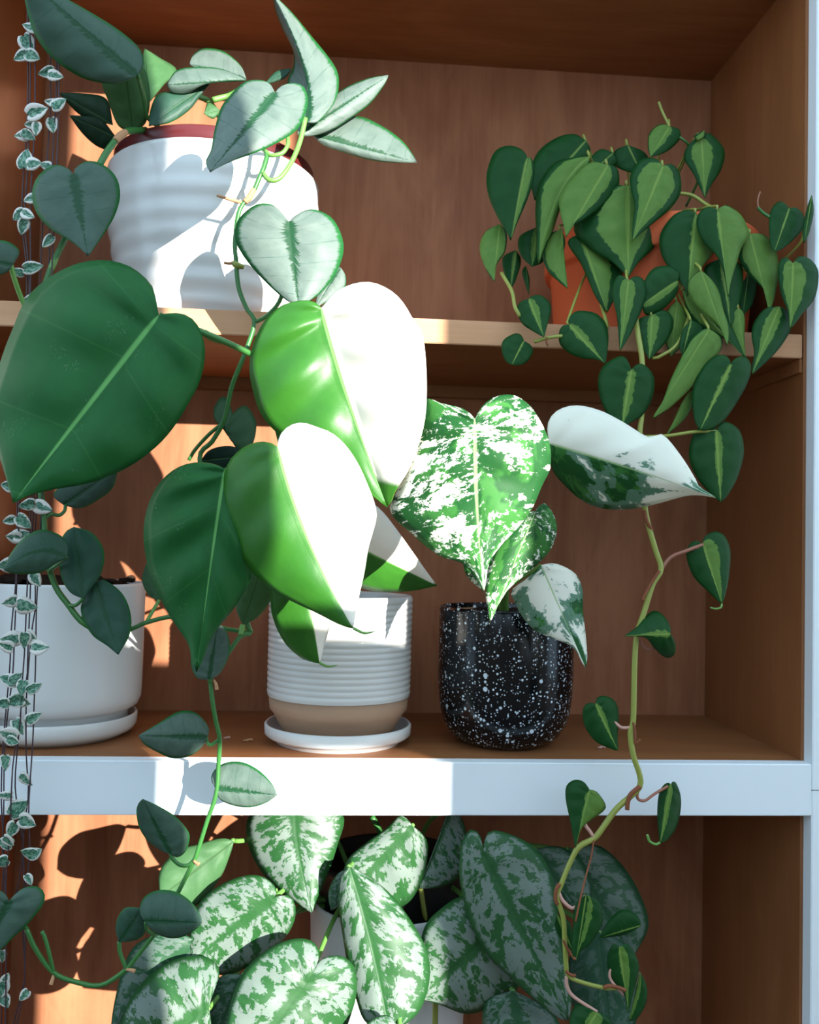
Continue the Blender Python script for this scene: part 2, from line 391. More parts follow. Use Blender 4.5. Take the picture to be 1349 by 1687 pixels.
# ------------------------------------------------------------------ leaf builder
def V2(p): return Vector((p[0], p[1]))
def hearts(b, t, wa, wb, lobe=.10, sharp=1.0):
    """outline of a heart leaf from base and tip pixels and its two half widths"""
    b, t = V2(b), V2(t); d = t-b; L = d.length; e = d/L; n = Vector((-e.y, e.x)) * -1   # tip down -> +n is right
    prof = ((-lobe*.7, .22), (-lobe, .52), (-lobe*.3, .84), (.16, 1.0), (.36, .97), (.56, .78), (.75, .48*sharp), (.90, .17*sharp))
    A = [b+e*(q*L)-n*(w*wa) for q, w in prof]; B = [b+e*(q*L)+n*(w*wb) for q, w in prof]
    return [tuple(p) for p in A], [tuple(p) for p in B]
def leaf(parent, mat, base, tip, A, B, Yb, Yt, mid=None, ca=.10, cb=.10, cup=.10, bulge=.10, arch=.0, par=(0, 0), edge='edge', thick=.0006, N=26, K=6, name='leaf', label=None, wave=.0, quilt=.02):
    b, t = V2(base), V2(tip); ax = t-b; L2 = ax.length_squared
    if mid: mp = V2(mid); rib = [b*(1-q)**2+(mp*2-(b+t)/2)*2*q*(1-q)+t*q*q for q in [i/40 for i in range(41)]]
    else: rib = [b.lerp(t, i/40) for i in range(41)]
    def R(q):
        q = min(max(q, 0), 1)*40; i = min(int(q), 39); return rib[i].lerp(rib[i+1], q-i)
    vs, uv, idx = [], [], {}
    def add(key, p, Y, u, v):
        if key in idx: return
        idx[key] = len(vs); vs.append(at(p.x, p.y, Y)); uv.append((u, v))
    mpp = (CAM.y*-1+Yb)/FPX
    ph = random.random()*6
    for side, pts, c in ((-1, A, ca), (1, B, cb)):
        out = catmull([b]+[V2(p) for p in pts]+[t], N)
        g, run = [], 0
        for i, q in enumerate(out):
            s = i/(N-1); pr = (q-b).dot(ax)/L2
            run = max(run, .5*max(0, (pr-.2)/.8)+.5*s**1.7); g.append(min(run, 1))
        g[0] = 0; g[-1] = 1
        wmax = max((q-R(gg)).length for q, gg in zip(out, g))*mpp
        for i in range(N):
            m = R(g[i]); q = out[i]; w = (q-m).length*mpp
            for j in range(K+1):
                k = j/K; p = m+(q-m)*k
                tt = (p-b).dot(ax)/L2
                Y = Yb+(Yt-Yb)*tt + c*k*w + cup*k*k*w - bulge*math.sin(math.pi*k)*w*.8 - arch*math.sin(math.pi*min(max(tt, 0), 1)) + wave*k*k*math.sin(ph+i*.75)*wmax + quilt*math.sin(math.pi*k)*w*math.sin(ph+i/(N-1)*31)
                s = i/(N-1)
                key = ('m', i) if j == 0 else (side, i, j)
                if i == 0: key = 'b'
                if i == N-1: key = 't'
                if j == 0 and side == 1 and ('m', i) in idx: continue
                add(key, p, Y, .5+.5*side*k, s)
    fs = []
    for side in (-1, 1):
        def ID(i, j):
            if i == 0: return idx['b']
            if i == N-1: return idx['t']
            return idx[('m', i)] if j == 0 else idx[(side, i, j)]
        for i in range(N-1):
            for j in range(K):
                f = []
                for q in (ID(i, j), ID(i+1, j), ID(i+1, j+1), ID(i, j+1)):
                    if q not in f: f.append(q)
                if len(f) > 2: fs.append(f if side == 1 else f[::-1])
    # outward face towards the camera
    n = Vector((0, 0, 0))
    for f in fs[:40]: n += (vs[f[1]]-vs[f[0]]).cross(vs[f[2]]-vs[f[0]])
    if n.dot(CAM-vs[0]) < 0: fs = [f[::-1] for f in fs]
    o = obj(name, vs, fs, [M[mat], M[edge]], parent, True, {'UVMap': uv, 'params': [par]*len(vs)})
    if label: o['label'] = label
    md = o.modifiers.new('thickness', 'SOLIDIFY'); md.thickness = thick; md.offset = 0; md.material_offset_rim = 1
    return o
def hleaf(parent, mat, base, tip, wa, wb, Yb, Yt, lobe=.10, sharp=1.0, **kw):
    A, B = hearts(base, tip, wa, wb, lobe, sharp)
    return leaf(parent, mat, base, tip, A, B, Yb, Yt, **kw)
def soil(name, cx, cy, r, z, parent, h=.006, bits=0):
    vs, fs = [(cx, cy, z+h)], []
    rings, n = 8, 40
    for j in range(1, rings+1):
        for i in range(n):
            a = 2*math.pi*i/n; q = j/rings
            vs.append((cx+r*q*math.cos(a), cy+r*q*math.sin(a), z+h*(1-q*q)+random.uniform(-1, 1)*.0018*(q < 1)))
    for i in range(n): fs.append((0, 1+i, 1+(i+1) % n))
    for j in range(rings-1):
        for i in range(n):
            k = (i+1) % n; o0 = 1+j*n; o1 = o0+n
            fs.append((o0+i, o1+i, o1+k, o0+k))
    return obj(name, vs, fs, M['soil'], parent)
def chip(name, p, size, mat, parent=None):
    bm = bmesh.new(); bmesh.ops.create_icosphere(bm, subdivisions=2, radius=1)
    sx, sy, sz = size
    for v in bm.verts:
        k = 1+random.uniform(-.25, .25)
        v.co = Vector((p[0]+v.co.x*sx*k, p[1]+v.co.y*sy*k, p[2]+v.co.z*sz*k))
    bm.verts.index_update(); vs = [v.co.copy() for v in bm.verts]; fs = [[v.index for v in f.verts] for f in bm.faces]; bm.free()
    return obj(name, vs, fs, M[mat], parent, False)

# ================================================================== plant with large half-cream leaves, ribbed pot
def px_x(px, py, Y): return at(px, py, Y).x
RY = .090; RX = px_x(558, 1150, RY)
ph = empty('potted_philodendron', (RX, RY, .009), 'large-leaved plant with green and half-cream leaves in a white ribbed pot with bare clay foot', 'potted plant')
prof = [(.050, .0085), (.0535, .009), (.057, .014), (.066, .030), (.0695, .034), (.0708, .0475)]
lathe('clay_foot', prof, RX, RY, M['clay'], ph)
prof = [(.0700, .0470), (.0722, .0478)]
nr = 17; z0, z1 = .0485, .147
for i in range(nr):
    for q in range(6):
        s = (i+q/6)/nr
        prof.append((.0718+.0009*abs(math.sin(math.pi*(q/6)))+.0006*s, z0+(z1-z0)*s))
prof += [(.0724, .1475), (.0715, .1487), (.0690, .1485), (.0680, .146), (.0675, .120), (.0, .120)]
pb = lathe('glazed_body', prof[:-1], RX, RY, M['ceramic'], ph, 96)
soil('soil', RX, RY, .0672, .134, ph, .008)
sa = lathe('saucer', [(.060, .0), (.0625, .0006), (.0635, .0055), (.071, .0065), (.0738, .009), (.0742, .018), (.0728, .0195), (.0712, .0188), (.0700, .0082), (.02, .0078)], RX, RY, M['ceramic_matt'])
tag(sa, 'shallow white saucer under the white ribbed pot with clay foot', 'saucer')
E_ = dict(edge='edge')
leaf(ph, 'green', (262, 519), (22, 829),
     [(256, 505), (254, 480), (243, 462), (215, 440), (175, 429), (130, 434), (85, 455), (45, 490), (22, 540), (3, 590), (-12, 650), (-9, 720), (5, 770), (15, 803)],
     [(275, 517), (300, 517), (322, 531), (335, 560), (337, 592), (328, 630), (310, 665), (285, 705), (255, 738), (210, 770), (150, 795), (90, 806), (55, 814), (34, 823)],
     -.120, -.150, ca=.22, cb=-.10, cup=.12, bulge=.16, N=40, K=10, quilt=.055, label='largest leaf, plain deep green')
leaf(ph, 'half', (529, 507), (638, 836),
     [(516, 497), (490, 496), (460, 506), (435, 530), (418, 565), (411, 605), (417, 645), (430, 682), (455, 712), (490, 737), (540, 768), (580, 793), (612, 816), (627, 828)],
     [(538, 499), (555, 480), (585, 467), (615, 466), (645, 480), (665, 500), (681, 527), (695, 548), (701, 590), (703, 640), (700, 690), (690, 732), (675, 770), (659, 797), (650, 812), (645, 826)],
     -.105, -.118, mid=(573, 657), ca=.10, cb=-.45, cup=.05, bulge=.16, par=(1, .90), N=40, K=10, quilt=.055, label='half green, half cream-white leaf', wave=.03)
leaf(ph, 'half', (457, 736), (582, 1036),
     [(449, 731), (430, 728), (405, 735), (380, 757), (367, 790), (365, 828), (374, 870), (393, 912), (420, 947), (450, 974), (480, 990), (520, 1009), (560, 1029)],
     [(458, 728), (465, 712), (480, 700), (500, 697), (525, 705), (547, 714), (570, 735), (590, 765), (606, 800), (617, 830), (620, 852), (613, 880), (606, 905), (600, 942), (592, 978), (585, 1012)],
     -.148, -.160, mid=(505, 884), ca=.22, cb=.18, cup=.12, bulge=.16, par=(1, .985), N=40, K=10, label='half green, half cream-white leaf')
leaf(ph, 'green', (371, 773), (324, 1108),
     [(356, 766), (337, 762), (310, 764), (285, 775), (262, 797), (245, 830), (237, 870), (240, 915), (252, 957), (272, 1000), (290, 1030), (310, 1060), (316, 1086)],
     [(386, 776), (402, 802), (413, 850), (418, 900), (414, 948), (400, 978), (383, 1005), (351, 1046), (334, 1087)],
     -.133, -.136, mid=(352, 900), ca=.16, cb=.05, cup=.12, bulge=.14, N=36, K=9, quilt=.055, label='plain green pointed leaf')
leaf(ph, 'half', (545, 880), (720, 965),
     [(545, 850), (570, 822), (600, 823), (625, 838), (650, 868), (680, 910), (705, 945)],
     [(540, 905), (560, 945), (600, 970), (640, 975), (680, 973), (705, 968)],
     -.050, .035, ca=.05, cb=.35, par=(-1, .965), N=26, label='half green, half cream-white leaf')
leaf(ph, 'half', (490, 935), (526, 1093),
     [(455, 945), (446, 990), (452, 1025), (470, 1060), (495, 1083), (512, 1090)],
     [(528, 950), (545, 1000), (543, 1030), (535, 1060), (529, 1085)],
     -.068, -.058, mid=(511, 1008), ca=.2, cb=.6, par=(1, 1.2), label='small leaf with a narrow cream side')
for pts in ([(526, 1092, -.058), (540, 1098, -.059), (556, 1096, -.062)], [(582, 1035, -.160), (600, 1043, -.162), (618, 1040, -.165)]):
    ptube('leaf_tip_curl', pts, [.0013, .0011, .0003], M['stem_light'], ph, 6)
# stalks from the crown in the pot to each leaf base
crown = (RX-.01, RY, .138)
def stalk(parent, px, mat='stem', r=.0024, name='petiole', crownp=None):
    pts = [Vector(crownp)] if crownp else []
    return tube(name, pts+[at(*p) for p in px], r, M[mat], parent)
stalk(ph, [(505, 905, .02), (470, 760, -.04), (430, 600, -.080), (412, 583, -.095), (340, 550, -.113), (263, 520, -.117)], 'stem', .0026, crownp=crown)
ptube('petiole_sheath', [(370, 564, -.104), (350, 556, -.108), (336, 548, -.112)], [.0024, .0033, .0030], M['stem_light'], ph)
stalk(ph, [(560, 900, .03), (560, 760, -.03), (540, 600, -.075), (530, 508, -.102)], 'stem_light', .0024, crownp=crown)
stalk(ph, [(530, 920, .02), (500, 830, -.08), (458, 738, -.143)], 'stem_light', .0024, crownp=crown)
stalk(ph, [(500, 930, .02), (430, 830, -.07), (372, 774, -.128)], 'stem', .0022, crownp=crown)
stalk(ph, [(560, 930, .02), (546, 882, -.045)], 'stem_light', .0022, crownp=crown)
stalk(ph, [(520, 930, .02), (491, 937, -.063)], 'stem_light', .0020, crownp=crown)

# ================================================================== marbled plant, black speckled pot
BY = .088; BX = px_x(832, 1130, BY)
al = empty('potted_marbled_philodendron', (BX, BY, 0), 'plant with white-marbled green leaves in a round-bottomed black pot with white speckles', 'potted plant')
prof = [(.030, .0), (.038, .0005), (.048, .004), (.0565, .011), (.0630, .022), (.0668, .036), (.0685, .052), (.0692, .070), (.0694, .136), (.0688, .1385), (.0675, .1392), (.0662, .138), (.0655, .120), (.02, .119)]
lathe('pot', prof, BX, BY, M['speckle'], al, 96)
soil('soil', BX, BY, .0655, .131, al, .006)
lathe('soil_rim', [(.0648, .128), (.0650, .1335), (.0620, .1340), (.0615, .128)], BX, BY, M['bark'], al)
leaf(al, 'albo', (782, 690), (797, 977),
     [(777, 686), (768, 676), (747, 669), (724, 664), (702, 656), (692, 678), (680, 722), (667, 767), (653, 811), (642, 838), (653, 857), (676, 877), (702, 900), (729, 918), (760, 927), (782, 949), (792, 966)],
     [(789, 682), (796, 667), (818, 653), (845, 651), (871, 667), (891, 696), (905, 731), (906, 771), (893, 799), (876, 838), (853, 869), (827, 896), (806, 927), (800, 958)],
     -.148, -.156, mid=(786, 830), ca=.45, cb=.16, bulge=.14, par=(.475, .475), N=40, K=9, quilt=.05, label='largest leaf, green heavily streaked white')
leaf(al, 'albo', (882, 842), (807, 1027),
     [(850, 850), (825, 890), (806, 935), (800, 976), (804, 1005)],
     [(895, 828), (910, 845), (917, 868), (911, 897), (892, 923), (862, 949), (837, 971), (821, 996), (811, 1018)],
     -.078, -.085, ca=.1, cb=.25, par=(.455, .465), label='leaf finely speckled with white')
leaf(al, 'bold', (891, 931), (965, 1101),
     [(867, 954), (842, 974), (850, 995), (858, 1012), (876, 1034), (902, 1049), (929, 1058), (947, 1069), (958, 1090)],
     [(916, 929), (947, 945), (959, 971), (960, 1007), (964, 1042), (967, 1078)],
     -.030, -.045, ca=.1, cb=.25, par=(.49, .51), label='smallest leaf with bold white patches')
leaf(al, 'bold', (905, 731), (1179, 820),
     [(909, 771), (929, 798), (960, 825), (996, 838), (1040, 838), (1085, 829), (1129, 817), (1156, 816)],
     [(902, 700), (916, 678), (947, 668), (987, 676), (1027, 696), (1067, 720), (1091, 716), (1120, 749), (1143, 785), (1152, 802), (1169, 813)],
     -.070, -.085, mid=(1023, 767), ca=.55, cb=.05, par=(.44, .62), N=34, K=8, label='leaf with one half almost pure white')
leaf(al, 'albo', (795, 905), (795, 973), [(765, 925), (770, 950)], [(812, 925), (812, 955)], -.06, -.06, par=(.45, .45), N=14, K=4)
bc = (BX, BY, .134)
ptube('stem', [(829, 1018, .075), (830, 985, .06), (832, 950, .03), (835, 900, -.02), (830, 850, -.05)], [.0055, .005, .0042, .0035, .003], M['stem_light'], al)
stalk(al, [(828, 820, -.06), (812, 740, -.11), (783, 692, -.144)], 'stem_light', .0022)
stalk(al, [(832, 960, .03), (860, 900, -.02), (881, 845, -.074)], 'stem_light', .002)
stalk(al, [(834, 970, .04), (862, 950, .01), (890, 933, -.026)], 'stem_light', .002)
stalk(al, [(834, 900, -.02), (870, 800, -.05), (905, 733, -.066)], 'stem_light', .002)
stalk(al, [(832, 950, .02), (812, 920, -.03), (796, 907, -.056)], 'stem_light', .002)

# ================================================================== plain white planter with saucer (left)
LY = .112; LX = px_x(95, 1100, LY)
wp = empty('white_planter', (LX, LY, .0092), 'plain white cylindrical planter filled with dark soil, cut by the left picture edge', 'planter')
lathe('pot', [(.060, .0092), (.068, .0096), (.070, .0125), (.0705, .0255), (.074, .0275), (.0795, .031), (.0825, .038), (.0832, .050), (.0836, .152), (.0828, .1545), (.0812, .1550), (.0800, .153), (.0795, .130), (.02, .130)], LX, LY, M['ceramic_matt'], wp, 96)
soil('soil', LX, LY, .0794, .150, wp, .010)
for i in range(26):
    a = random.uniform(0, 6.28); r = random.uniform(.02, .07)
    chip('soil_clump', (LX+r*math.cos(a), LY+r*math.sin(a), .1565+.002*random.random()), [random.uniform(.004, .009), random.uniform(.004, .008), random.uniform(.002, .0055)], random.choice(['soil', 'soil', 'bark']), wp)
sb = lathe('saucer', [(.060, .0), (.066, .0004), (.0695, .003), (.0760, .006), (.0792, .011), (.0798, .0205), (.0786, .0225), (.0768, .022), (.0750, .0085), (.02, .0065)], LX, LY, M['ceramic'])
tag(sb, 'glossy white saucer under the plain white planter at far left', 'saucer')

# ================================================================== silver-leaved vine, white rippled pot (upper shelf)
TY = .127; TX = px_x(352, 380, TY); TZ = at(300, 226, .02).z
sv = empty('potted_silver_vine', (TX, TY, ZT), 'long trailing vine with silver-grey heart leaves in a glossy white rippled pot', 'potted plant')
prof = [(.080, ZT), (.083, ZT+.001), (.0855, ZT+.006)]
nn = 44
for i in range(nn+1):
    s = i/nn
    prof.append((.086+.024*min(1, s*1.35)**.7+.0007*math.sin(s*46)*(1 if s < .9 else .3), ZT+.008+(TZ-ZT-.010)*s))
rt = prof[-1][0]
prof += [(rt-.002, TZ), (rt-.005, TZ+.0005), (rt-.007, TZ-.002), (rt-.009, TZ-.04), (.02, TZ-.04)]
pot = lathe('pot', prof, TX, TY, M['ceramic'], sv, 96, wob=lambda a, z: .0035*math.sin(3*a+z*60)*math.sin(z*95))
lathe('nursery_pot', [(rt-.013, TZ-.035), (rt-.010, TZ-.003), (rt-.0065, TZ+.003), (rt-.006, TZ+.0140), (rt-.0075, TZ+.0155), (rt-.0115, TZ+.0145), (rt-.014, TZ-.012), (.02, TZ-.012)], TX, TY, M['burgundy'], pot)
soil('soil', TX, TY, rt-.0145, TZ+.002, pot, .012)
for i in range(34):
    a = random.uniform(0, 6.28); r = random.uniform(.0, .085)
    chip('bark_chip', (TX+r*math.cos(a), TY+r*math.sin(a), TZ+.014-.7*r*r+.003*random.random()), [random.uniform(.004, .009), random.uniform(.004, .008), random.uniform(.003, .006)], 'bark', sv)
D = dict(edge='edge')
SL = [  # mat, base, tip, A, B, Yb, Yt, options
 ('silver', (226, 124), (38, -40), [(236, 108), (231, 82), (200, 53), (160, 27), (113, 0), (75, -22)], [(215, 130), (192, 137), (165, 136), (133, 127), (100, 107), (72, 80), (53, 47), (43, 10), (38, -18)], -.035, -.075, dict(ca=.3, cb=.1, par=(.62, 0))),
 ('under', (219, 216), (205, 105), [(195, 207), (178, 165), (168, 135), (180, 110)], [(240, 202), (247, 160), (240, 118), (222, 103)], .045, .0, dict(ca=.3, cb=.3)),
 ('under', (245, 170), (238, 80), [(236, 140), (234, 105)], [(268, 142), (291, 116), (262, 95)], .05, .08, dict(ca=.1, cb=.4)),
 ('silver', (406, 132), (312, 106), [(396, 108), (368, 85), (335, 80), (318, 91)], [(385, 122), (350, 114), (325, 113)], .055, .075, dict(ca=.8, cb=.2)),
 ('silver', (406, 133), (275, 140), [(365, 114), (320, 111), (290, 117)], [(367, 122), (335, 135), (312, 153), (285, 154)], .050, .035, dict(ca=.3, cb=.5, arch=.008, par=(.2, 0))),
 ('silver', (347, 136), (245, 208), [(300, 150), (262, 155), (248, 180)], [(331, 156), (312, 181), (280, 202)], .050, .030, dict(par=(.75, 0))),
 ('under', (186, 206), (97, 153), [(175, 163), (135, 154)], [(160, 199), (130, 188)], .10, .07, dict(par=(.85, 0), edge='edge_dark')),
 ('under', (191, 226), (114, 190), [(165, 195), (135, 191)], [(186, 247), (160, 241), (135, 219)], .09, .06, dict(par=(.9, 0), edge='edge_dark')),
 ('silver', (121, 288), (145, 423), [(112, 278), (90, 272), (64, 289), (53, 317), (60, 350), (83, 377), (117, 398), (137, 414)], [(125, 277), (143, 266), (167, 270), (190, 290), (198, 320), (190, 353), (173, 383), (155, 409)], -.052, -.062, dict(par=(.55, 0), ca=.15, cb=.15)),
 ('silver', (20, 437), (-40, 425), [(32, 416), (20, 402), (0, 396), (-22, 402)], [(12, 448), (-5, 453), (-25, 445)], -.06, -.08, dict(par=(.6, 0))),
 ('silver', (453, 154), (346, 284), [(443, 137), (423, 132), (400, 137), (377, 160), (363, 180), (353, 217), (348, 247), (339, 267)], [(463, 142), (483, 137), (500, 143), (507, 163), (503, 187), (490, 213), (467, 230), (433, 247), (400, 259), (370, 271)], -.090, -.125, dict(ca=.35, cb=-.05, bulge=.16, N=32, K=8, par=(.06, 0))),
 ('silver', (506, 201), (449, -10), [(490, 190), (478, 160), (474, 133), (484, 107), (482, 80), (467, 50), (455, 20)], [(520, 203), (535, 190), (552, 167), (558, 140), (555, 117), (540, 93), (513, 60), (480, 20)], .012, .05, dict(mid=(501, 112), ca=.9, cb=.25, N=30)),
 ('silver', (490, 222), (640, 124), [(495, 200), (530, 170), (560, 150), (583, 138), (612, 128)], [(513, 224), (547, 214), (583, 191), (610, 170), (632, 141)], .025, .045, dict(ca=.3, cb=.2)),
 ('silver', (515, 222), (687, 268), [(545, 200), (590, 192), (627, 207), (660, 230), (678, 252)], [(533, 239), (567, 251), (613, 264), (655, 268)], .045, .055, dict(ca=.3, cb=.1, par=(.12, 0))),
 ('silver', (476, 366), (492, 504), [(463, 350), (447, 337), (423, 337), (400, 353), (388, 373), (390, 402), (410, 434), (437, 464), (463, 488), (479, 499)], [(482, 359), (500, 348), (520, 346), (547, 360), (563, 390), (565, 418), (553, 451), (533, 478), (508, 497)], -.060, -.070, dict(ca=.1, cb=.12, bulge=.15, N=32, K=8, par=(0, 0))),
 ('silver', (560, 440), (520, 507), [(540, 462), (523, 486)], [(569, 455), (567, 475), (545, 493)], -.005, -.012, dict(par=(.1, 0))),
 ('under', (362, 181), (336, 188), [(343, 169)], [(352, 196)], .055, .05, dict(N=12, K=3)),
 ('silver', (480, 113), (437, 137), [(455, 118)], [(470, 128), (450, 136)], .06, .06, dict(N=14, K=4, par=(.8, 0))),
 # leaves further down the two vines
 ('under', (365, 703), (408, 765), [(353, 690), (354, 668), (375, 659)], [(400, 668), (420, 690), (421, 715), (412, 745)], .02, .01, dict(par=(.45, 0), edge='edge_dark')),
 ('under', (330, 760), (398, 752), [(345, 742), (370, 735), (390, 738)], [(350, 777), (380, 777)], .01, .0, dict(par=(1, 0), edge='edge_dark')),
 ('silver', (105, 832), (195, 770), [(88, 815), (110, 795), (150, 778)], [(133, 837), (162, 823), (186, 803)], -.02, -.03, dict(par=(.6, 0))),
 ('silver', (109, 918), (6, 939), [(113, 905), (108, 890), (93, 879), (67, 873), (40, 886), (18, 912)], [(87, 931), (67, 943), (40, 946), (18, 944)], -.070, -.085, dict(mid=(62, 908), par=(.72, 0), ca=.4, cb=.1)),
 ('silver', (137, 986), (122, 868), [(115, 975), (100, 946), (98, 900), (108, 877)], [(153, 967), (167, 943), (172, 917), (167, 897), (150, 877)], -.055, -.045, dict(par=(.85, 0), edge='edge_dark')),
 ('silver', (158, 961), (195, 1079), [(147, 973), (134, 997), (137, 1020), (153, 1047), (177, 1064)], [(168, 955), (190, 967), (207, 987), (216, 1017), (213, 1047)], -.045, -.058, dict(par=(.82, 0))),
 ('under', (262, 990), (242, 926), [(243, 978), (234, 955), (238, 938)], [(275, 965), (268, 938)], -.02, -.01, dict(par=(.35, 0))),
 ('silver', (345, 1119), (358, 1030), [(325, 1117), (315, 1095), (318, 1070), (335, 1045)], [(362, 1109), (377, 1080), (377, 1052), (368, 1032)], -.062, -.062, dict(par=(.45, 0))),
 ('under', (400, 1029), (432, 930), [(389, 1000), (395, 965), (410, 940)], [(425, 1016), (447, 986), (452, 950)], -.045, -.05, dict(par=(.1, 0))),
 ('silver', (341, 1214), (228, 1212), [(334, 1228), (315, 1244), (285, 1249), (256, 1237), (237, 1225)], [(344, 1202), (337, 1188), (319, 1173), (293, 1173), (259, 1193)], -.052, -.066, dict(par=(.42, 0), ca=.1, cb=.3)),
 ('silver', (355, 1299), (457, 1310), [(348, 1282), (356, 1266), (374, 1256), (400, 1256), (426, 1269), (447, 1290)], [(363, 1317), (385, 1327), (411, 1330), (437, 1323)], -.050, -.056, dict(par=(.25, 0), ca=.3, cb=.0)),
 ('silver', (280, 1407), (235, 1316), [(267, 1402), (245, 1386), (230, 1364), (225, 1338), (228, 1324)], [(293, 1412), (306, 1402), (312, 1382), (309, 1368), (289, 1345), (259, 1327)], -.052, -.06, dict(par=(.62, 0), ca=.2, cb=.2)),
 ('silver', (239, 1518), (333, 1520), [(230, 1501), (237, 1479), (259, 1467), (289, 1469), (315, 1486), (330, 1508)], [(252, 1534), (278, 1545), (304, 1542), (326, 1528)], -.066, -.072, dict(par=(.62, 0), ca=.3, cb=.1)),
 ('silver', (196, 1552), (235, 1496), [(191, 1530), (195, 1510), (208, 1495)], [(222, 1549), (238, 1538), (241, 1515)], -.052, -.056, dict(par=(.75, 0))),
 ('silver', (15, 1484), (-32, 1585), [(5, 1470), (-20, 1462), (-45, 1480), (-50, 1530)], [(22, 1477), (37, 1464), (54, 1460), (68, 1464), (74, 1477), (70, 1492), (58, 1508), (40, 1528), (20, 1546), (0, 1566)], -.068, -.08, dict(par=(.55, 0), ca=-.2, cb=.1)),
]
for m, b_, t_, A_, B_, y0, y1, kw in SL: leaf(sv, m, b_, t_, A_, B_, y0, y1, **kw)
tc = (TX, TY, TZ+.012)
r_ = .0026
ptube('vine', [(408, 225, .04), (437, 250, .002), (436, 270, -.004), (427, 293, -.006), (415, 320, -.006), (400, 336, -.007), (392, 356, -.008), (387, 400, -.010), (389, 430, -.011), (393, 473, -.012), (406, 508, -.014), (419, 531, -.017), (403, 583, -.018), (383, 633, -.014), (375, 667, -.010), (367, 697, -.006), (349, 728, .0), (329, 756, .004), (350, 850, -.01), (385, 960, -.03), (413, 1043, -.045)],
      [.0022]*21, M['stem'], sv)
ptube('vine', [(240, 214, .045), (205, 218, .01), (185, 238, -.006), (167, 266, -.018), (135, 330, -.028), (106, 395, -.032), (82, 447, -.034), (62, 520, -.034), (55, 640, -.034), (64, 780, -.036), (72, 853, -.036), (76, 910, -.038), (90, 963, -.040), (113, 997, -.042), (137, 1026, -.043), (175, 1042, -.040), (217, 1036, -.036), (240, 1026, -.034), (290, 1016, -.034), (350, 1032, -.038), (413, 1043, -.045), (397, 1047, -.048), (380, 1070, -.052), (350, 1112, -.055), (347, 1124, -.056), (350, 1155, -.056), (356, 1190, -.054), (362, 1217, -.053), (360, 1258, -.050), (356, 1308, -.050), (341, 1353, -.050), (326, 1401, -.050), (319, 1419, -.050), (293, 1471, -.050), (268, 1520, -.052), (226, 1575, -.052), (208, 1597, -.052), (167, 1623, -.054), (126, 1618, -.056), (89, 1603, -.058), (59, 1564, -.060), (43, 1529, -.062)],
      [.0030]*4+[.0026]*12+[.0020]*26, M['stem'], sv)
PET = [  # petioles: pixel path, radius, material
 ([(473, 222, .01), (474, 238, .002), (465, 252, -.002), (447, 256, -.003), (437, 249, .0)], .0020, 'stem_light'),
 ([(503, 195, .012), (494, 233, .008), (480, 267, .0), (461, 293, -.006), (444, 297, -.008), (433, 285, -.006)], .0024, 'stem_light'),
 ([(453, 155, -.086), (470, 190, -.03), (474, 225, .01)], .0018, 'stem_light'),
 ([(476, 366, -.056), (470, 430, -.03), (463, 490, -.014), (440, 520, -.014), (419, 531, -.017)], .0020, 'stem'),
 ([(18, 437, -.058), (24, 460, -.052), (38, 498, -.042), (60, 540, -.034)], .0022, 'stem_light'),
 ([(227, 124, -.030), (237, 160, .0), (241, 190, .03), (262, 210, .06)], .0022, 'stem'),
 ([(366, 698, -.006), (345, 715, .0), (322, 740, .004), (311, 758, .006)], .0018, 'stem'),
 ([(108, 832, -.02), (106, 842, -.022), (97, 849, -.026), (84, 847, -.032), (73, 855, -.036)], .0016, 'stem'),
 ([(109, 917, -.068), (98, 928, -.055), (84, 938, -.045), (82, 945, -.04)], .0016, 'stem'),
 ([(137, 986, -.053), (125, 997, -.048), (113, 997, -.043)], .0016, 'stem'),
 ([(158, 962, -.043), (140, 990, -.040), (137, 1026, -.043)], .0016, 'stem'),
 ([(262, 989, -.02), (252, 1006, -.026), (241, 1025, -.034)], .0016, 'stem_light'),
 ([(400, 1030, -.044), (398, 1040, -.046), (397, 1047, -.048)], .0026, 'stem_light'),
 ([(345, 1118, -.060), (346, 1124, -.058)], .0020, 'stem'),
 ([(340, 1214, -.050), (341, 1222, -.050), (348, 1227, -.051), (362, 1217, -.053)], .0016, 'stem'),
 ([(281, 1406, -.050), (285, 1415, -.050), (297, 1425, -.050), (311, 1425, -.050), (321, 1416, -.050)], .0018, 'stem'),
 ([(240, 1519, -.064), (243, 1533, -.06), (256, 1540, -.052)], .0016, 'stem'),
 ([(196, 1551, -.050), (198, 1570, -.051), (208, 1597, -.052)], .0018, 'stem'),
 ([(15, 1485, -.066), (30, 1510, -.066), (43, 1530, -.062)], .0018, 'stem'),
 ([(69, 1534, -.060), (74, 1545, -.060), (81, 1570, -.060), (88, 1601, -.058)], .0017, 'stem'),
 ([(350, 165, .06), (375, 158, .065), (400, 148, .06), (430, 160, .06)], .0030, 'stem_light'),
 ([(330, 160, .07), (345, 168, .07), (360, 190, .09)], .0030, 'stem_light'),
]
for pts, r, m in PET: ptube('petiole', pts, r, M[m], sv)
for pts in ([(357, 322, -.012), (377, 328, -.010), (398, 334, -.007)], [(369, 433, -.016), (380, 434, -.013), (389, 431, -.011)], [(208, 1597, -.053), (216, 1598, -.055), (222, 1600, -.056)],
            [(89, 1603, -.058), (87, 1612, -.059), (84, 1622, -.06)], [(319, 1418, -.052), (324, 1422, -.053), (328, 1424, -.054)], [(352, 1120, -.057), (356, 1128, -.058), (357, 1136, -.058)]):
    ptube('aerial_root', pts, [.0011, .0015, .0018], M['root_tan'], sv, 6)
ptube('node', [(418, 312, -.0065), (411, 325, -.0070), (403, 333, -.0075)], [.0026, .0031, .0026], M['root_tan'], sv)
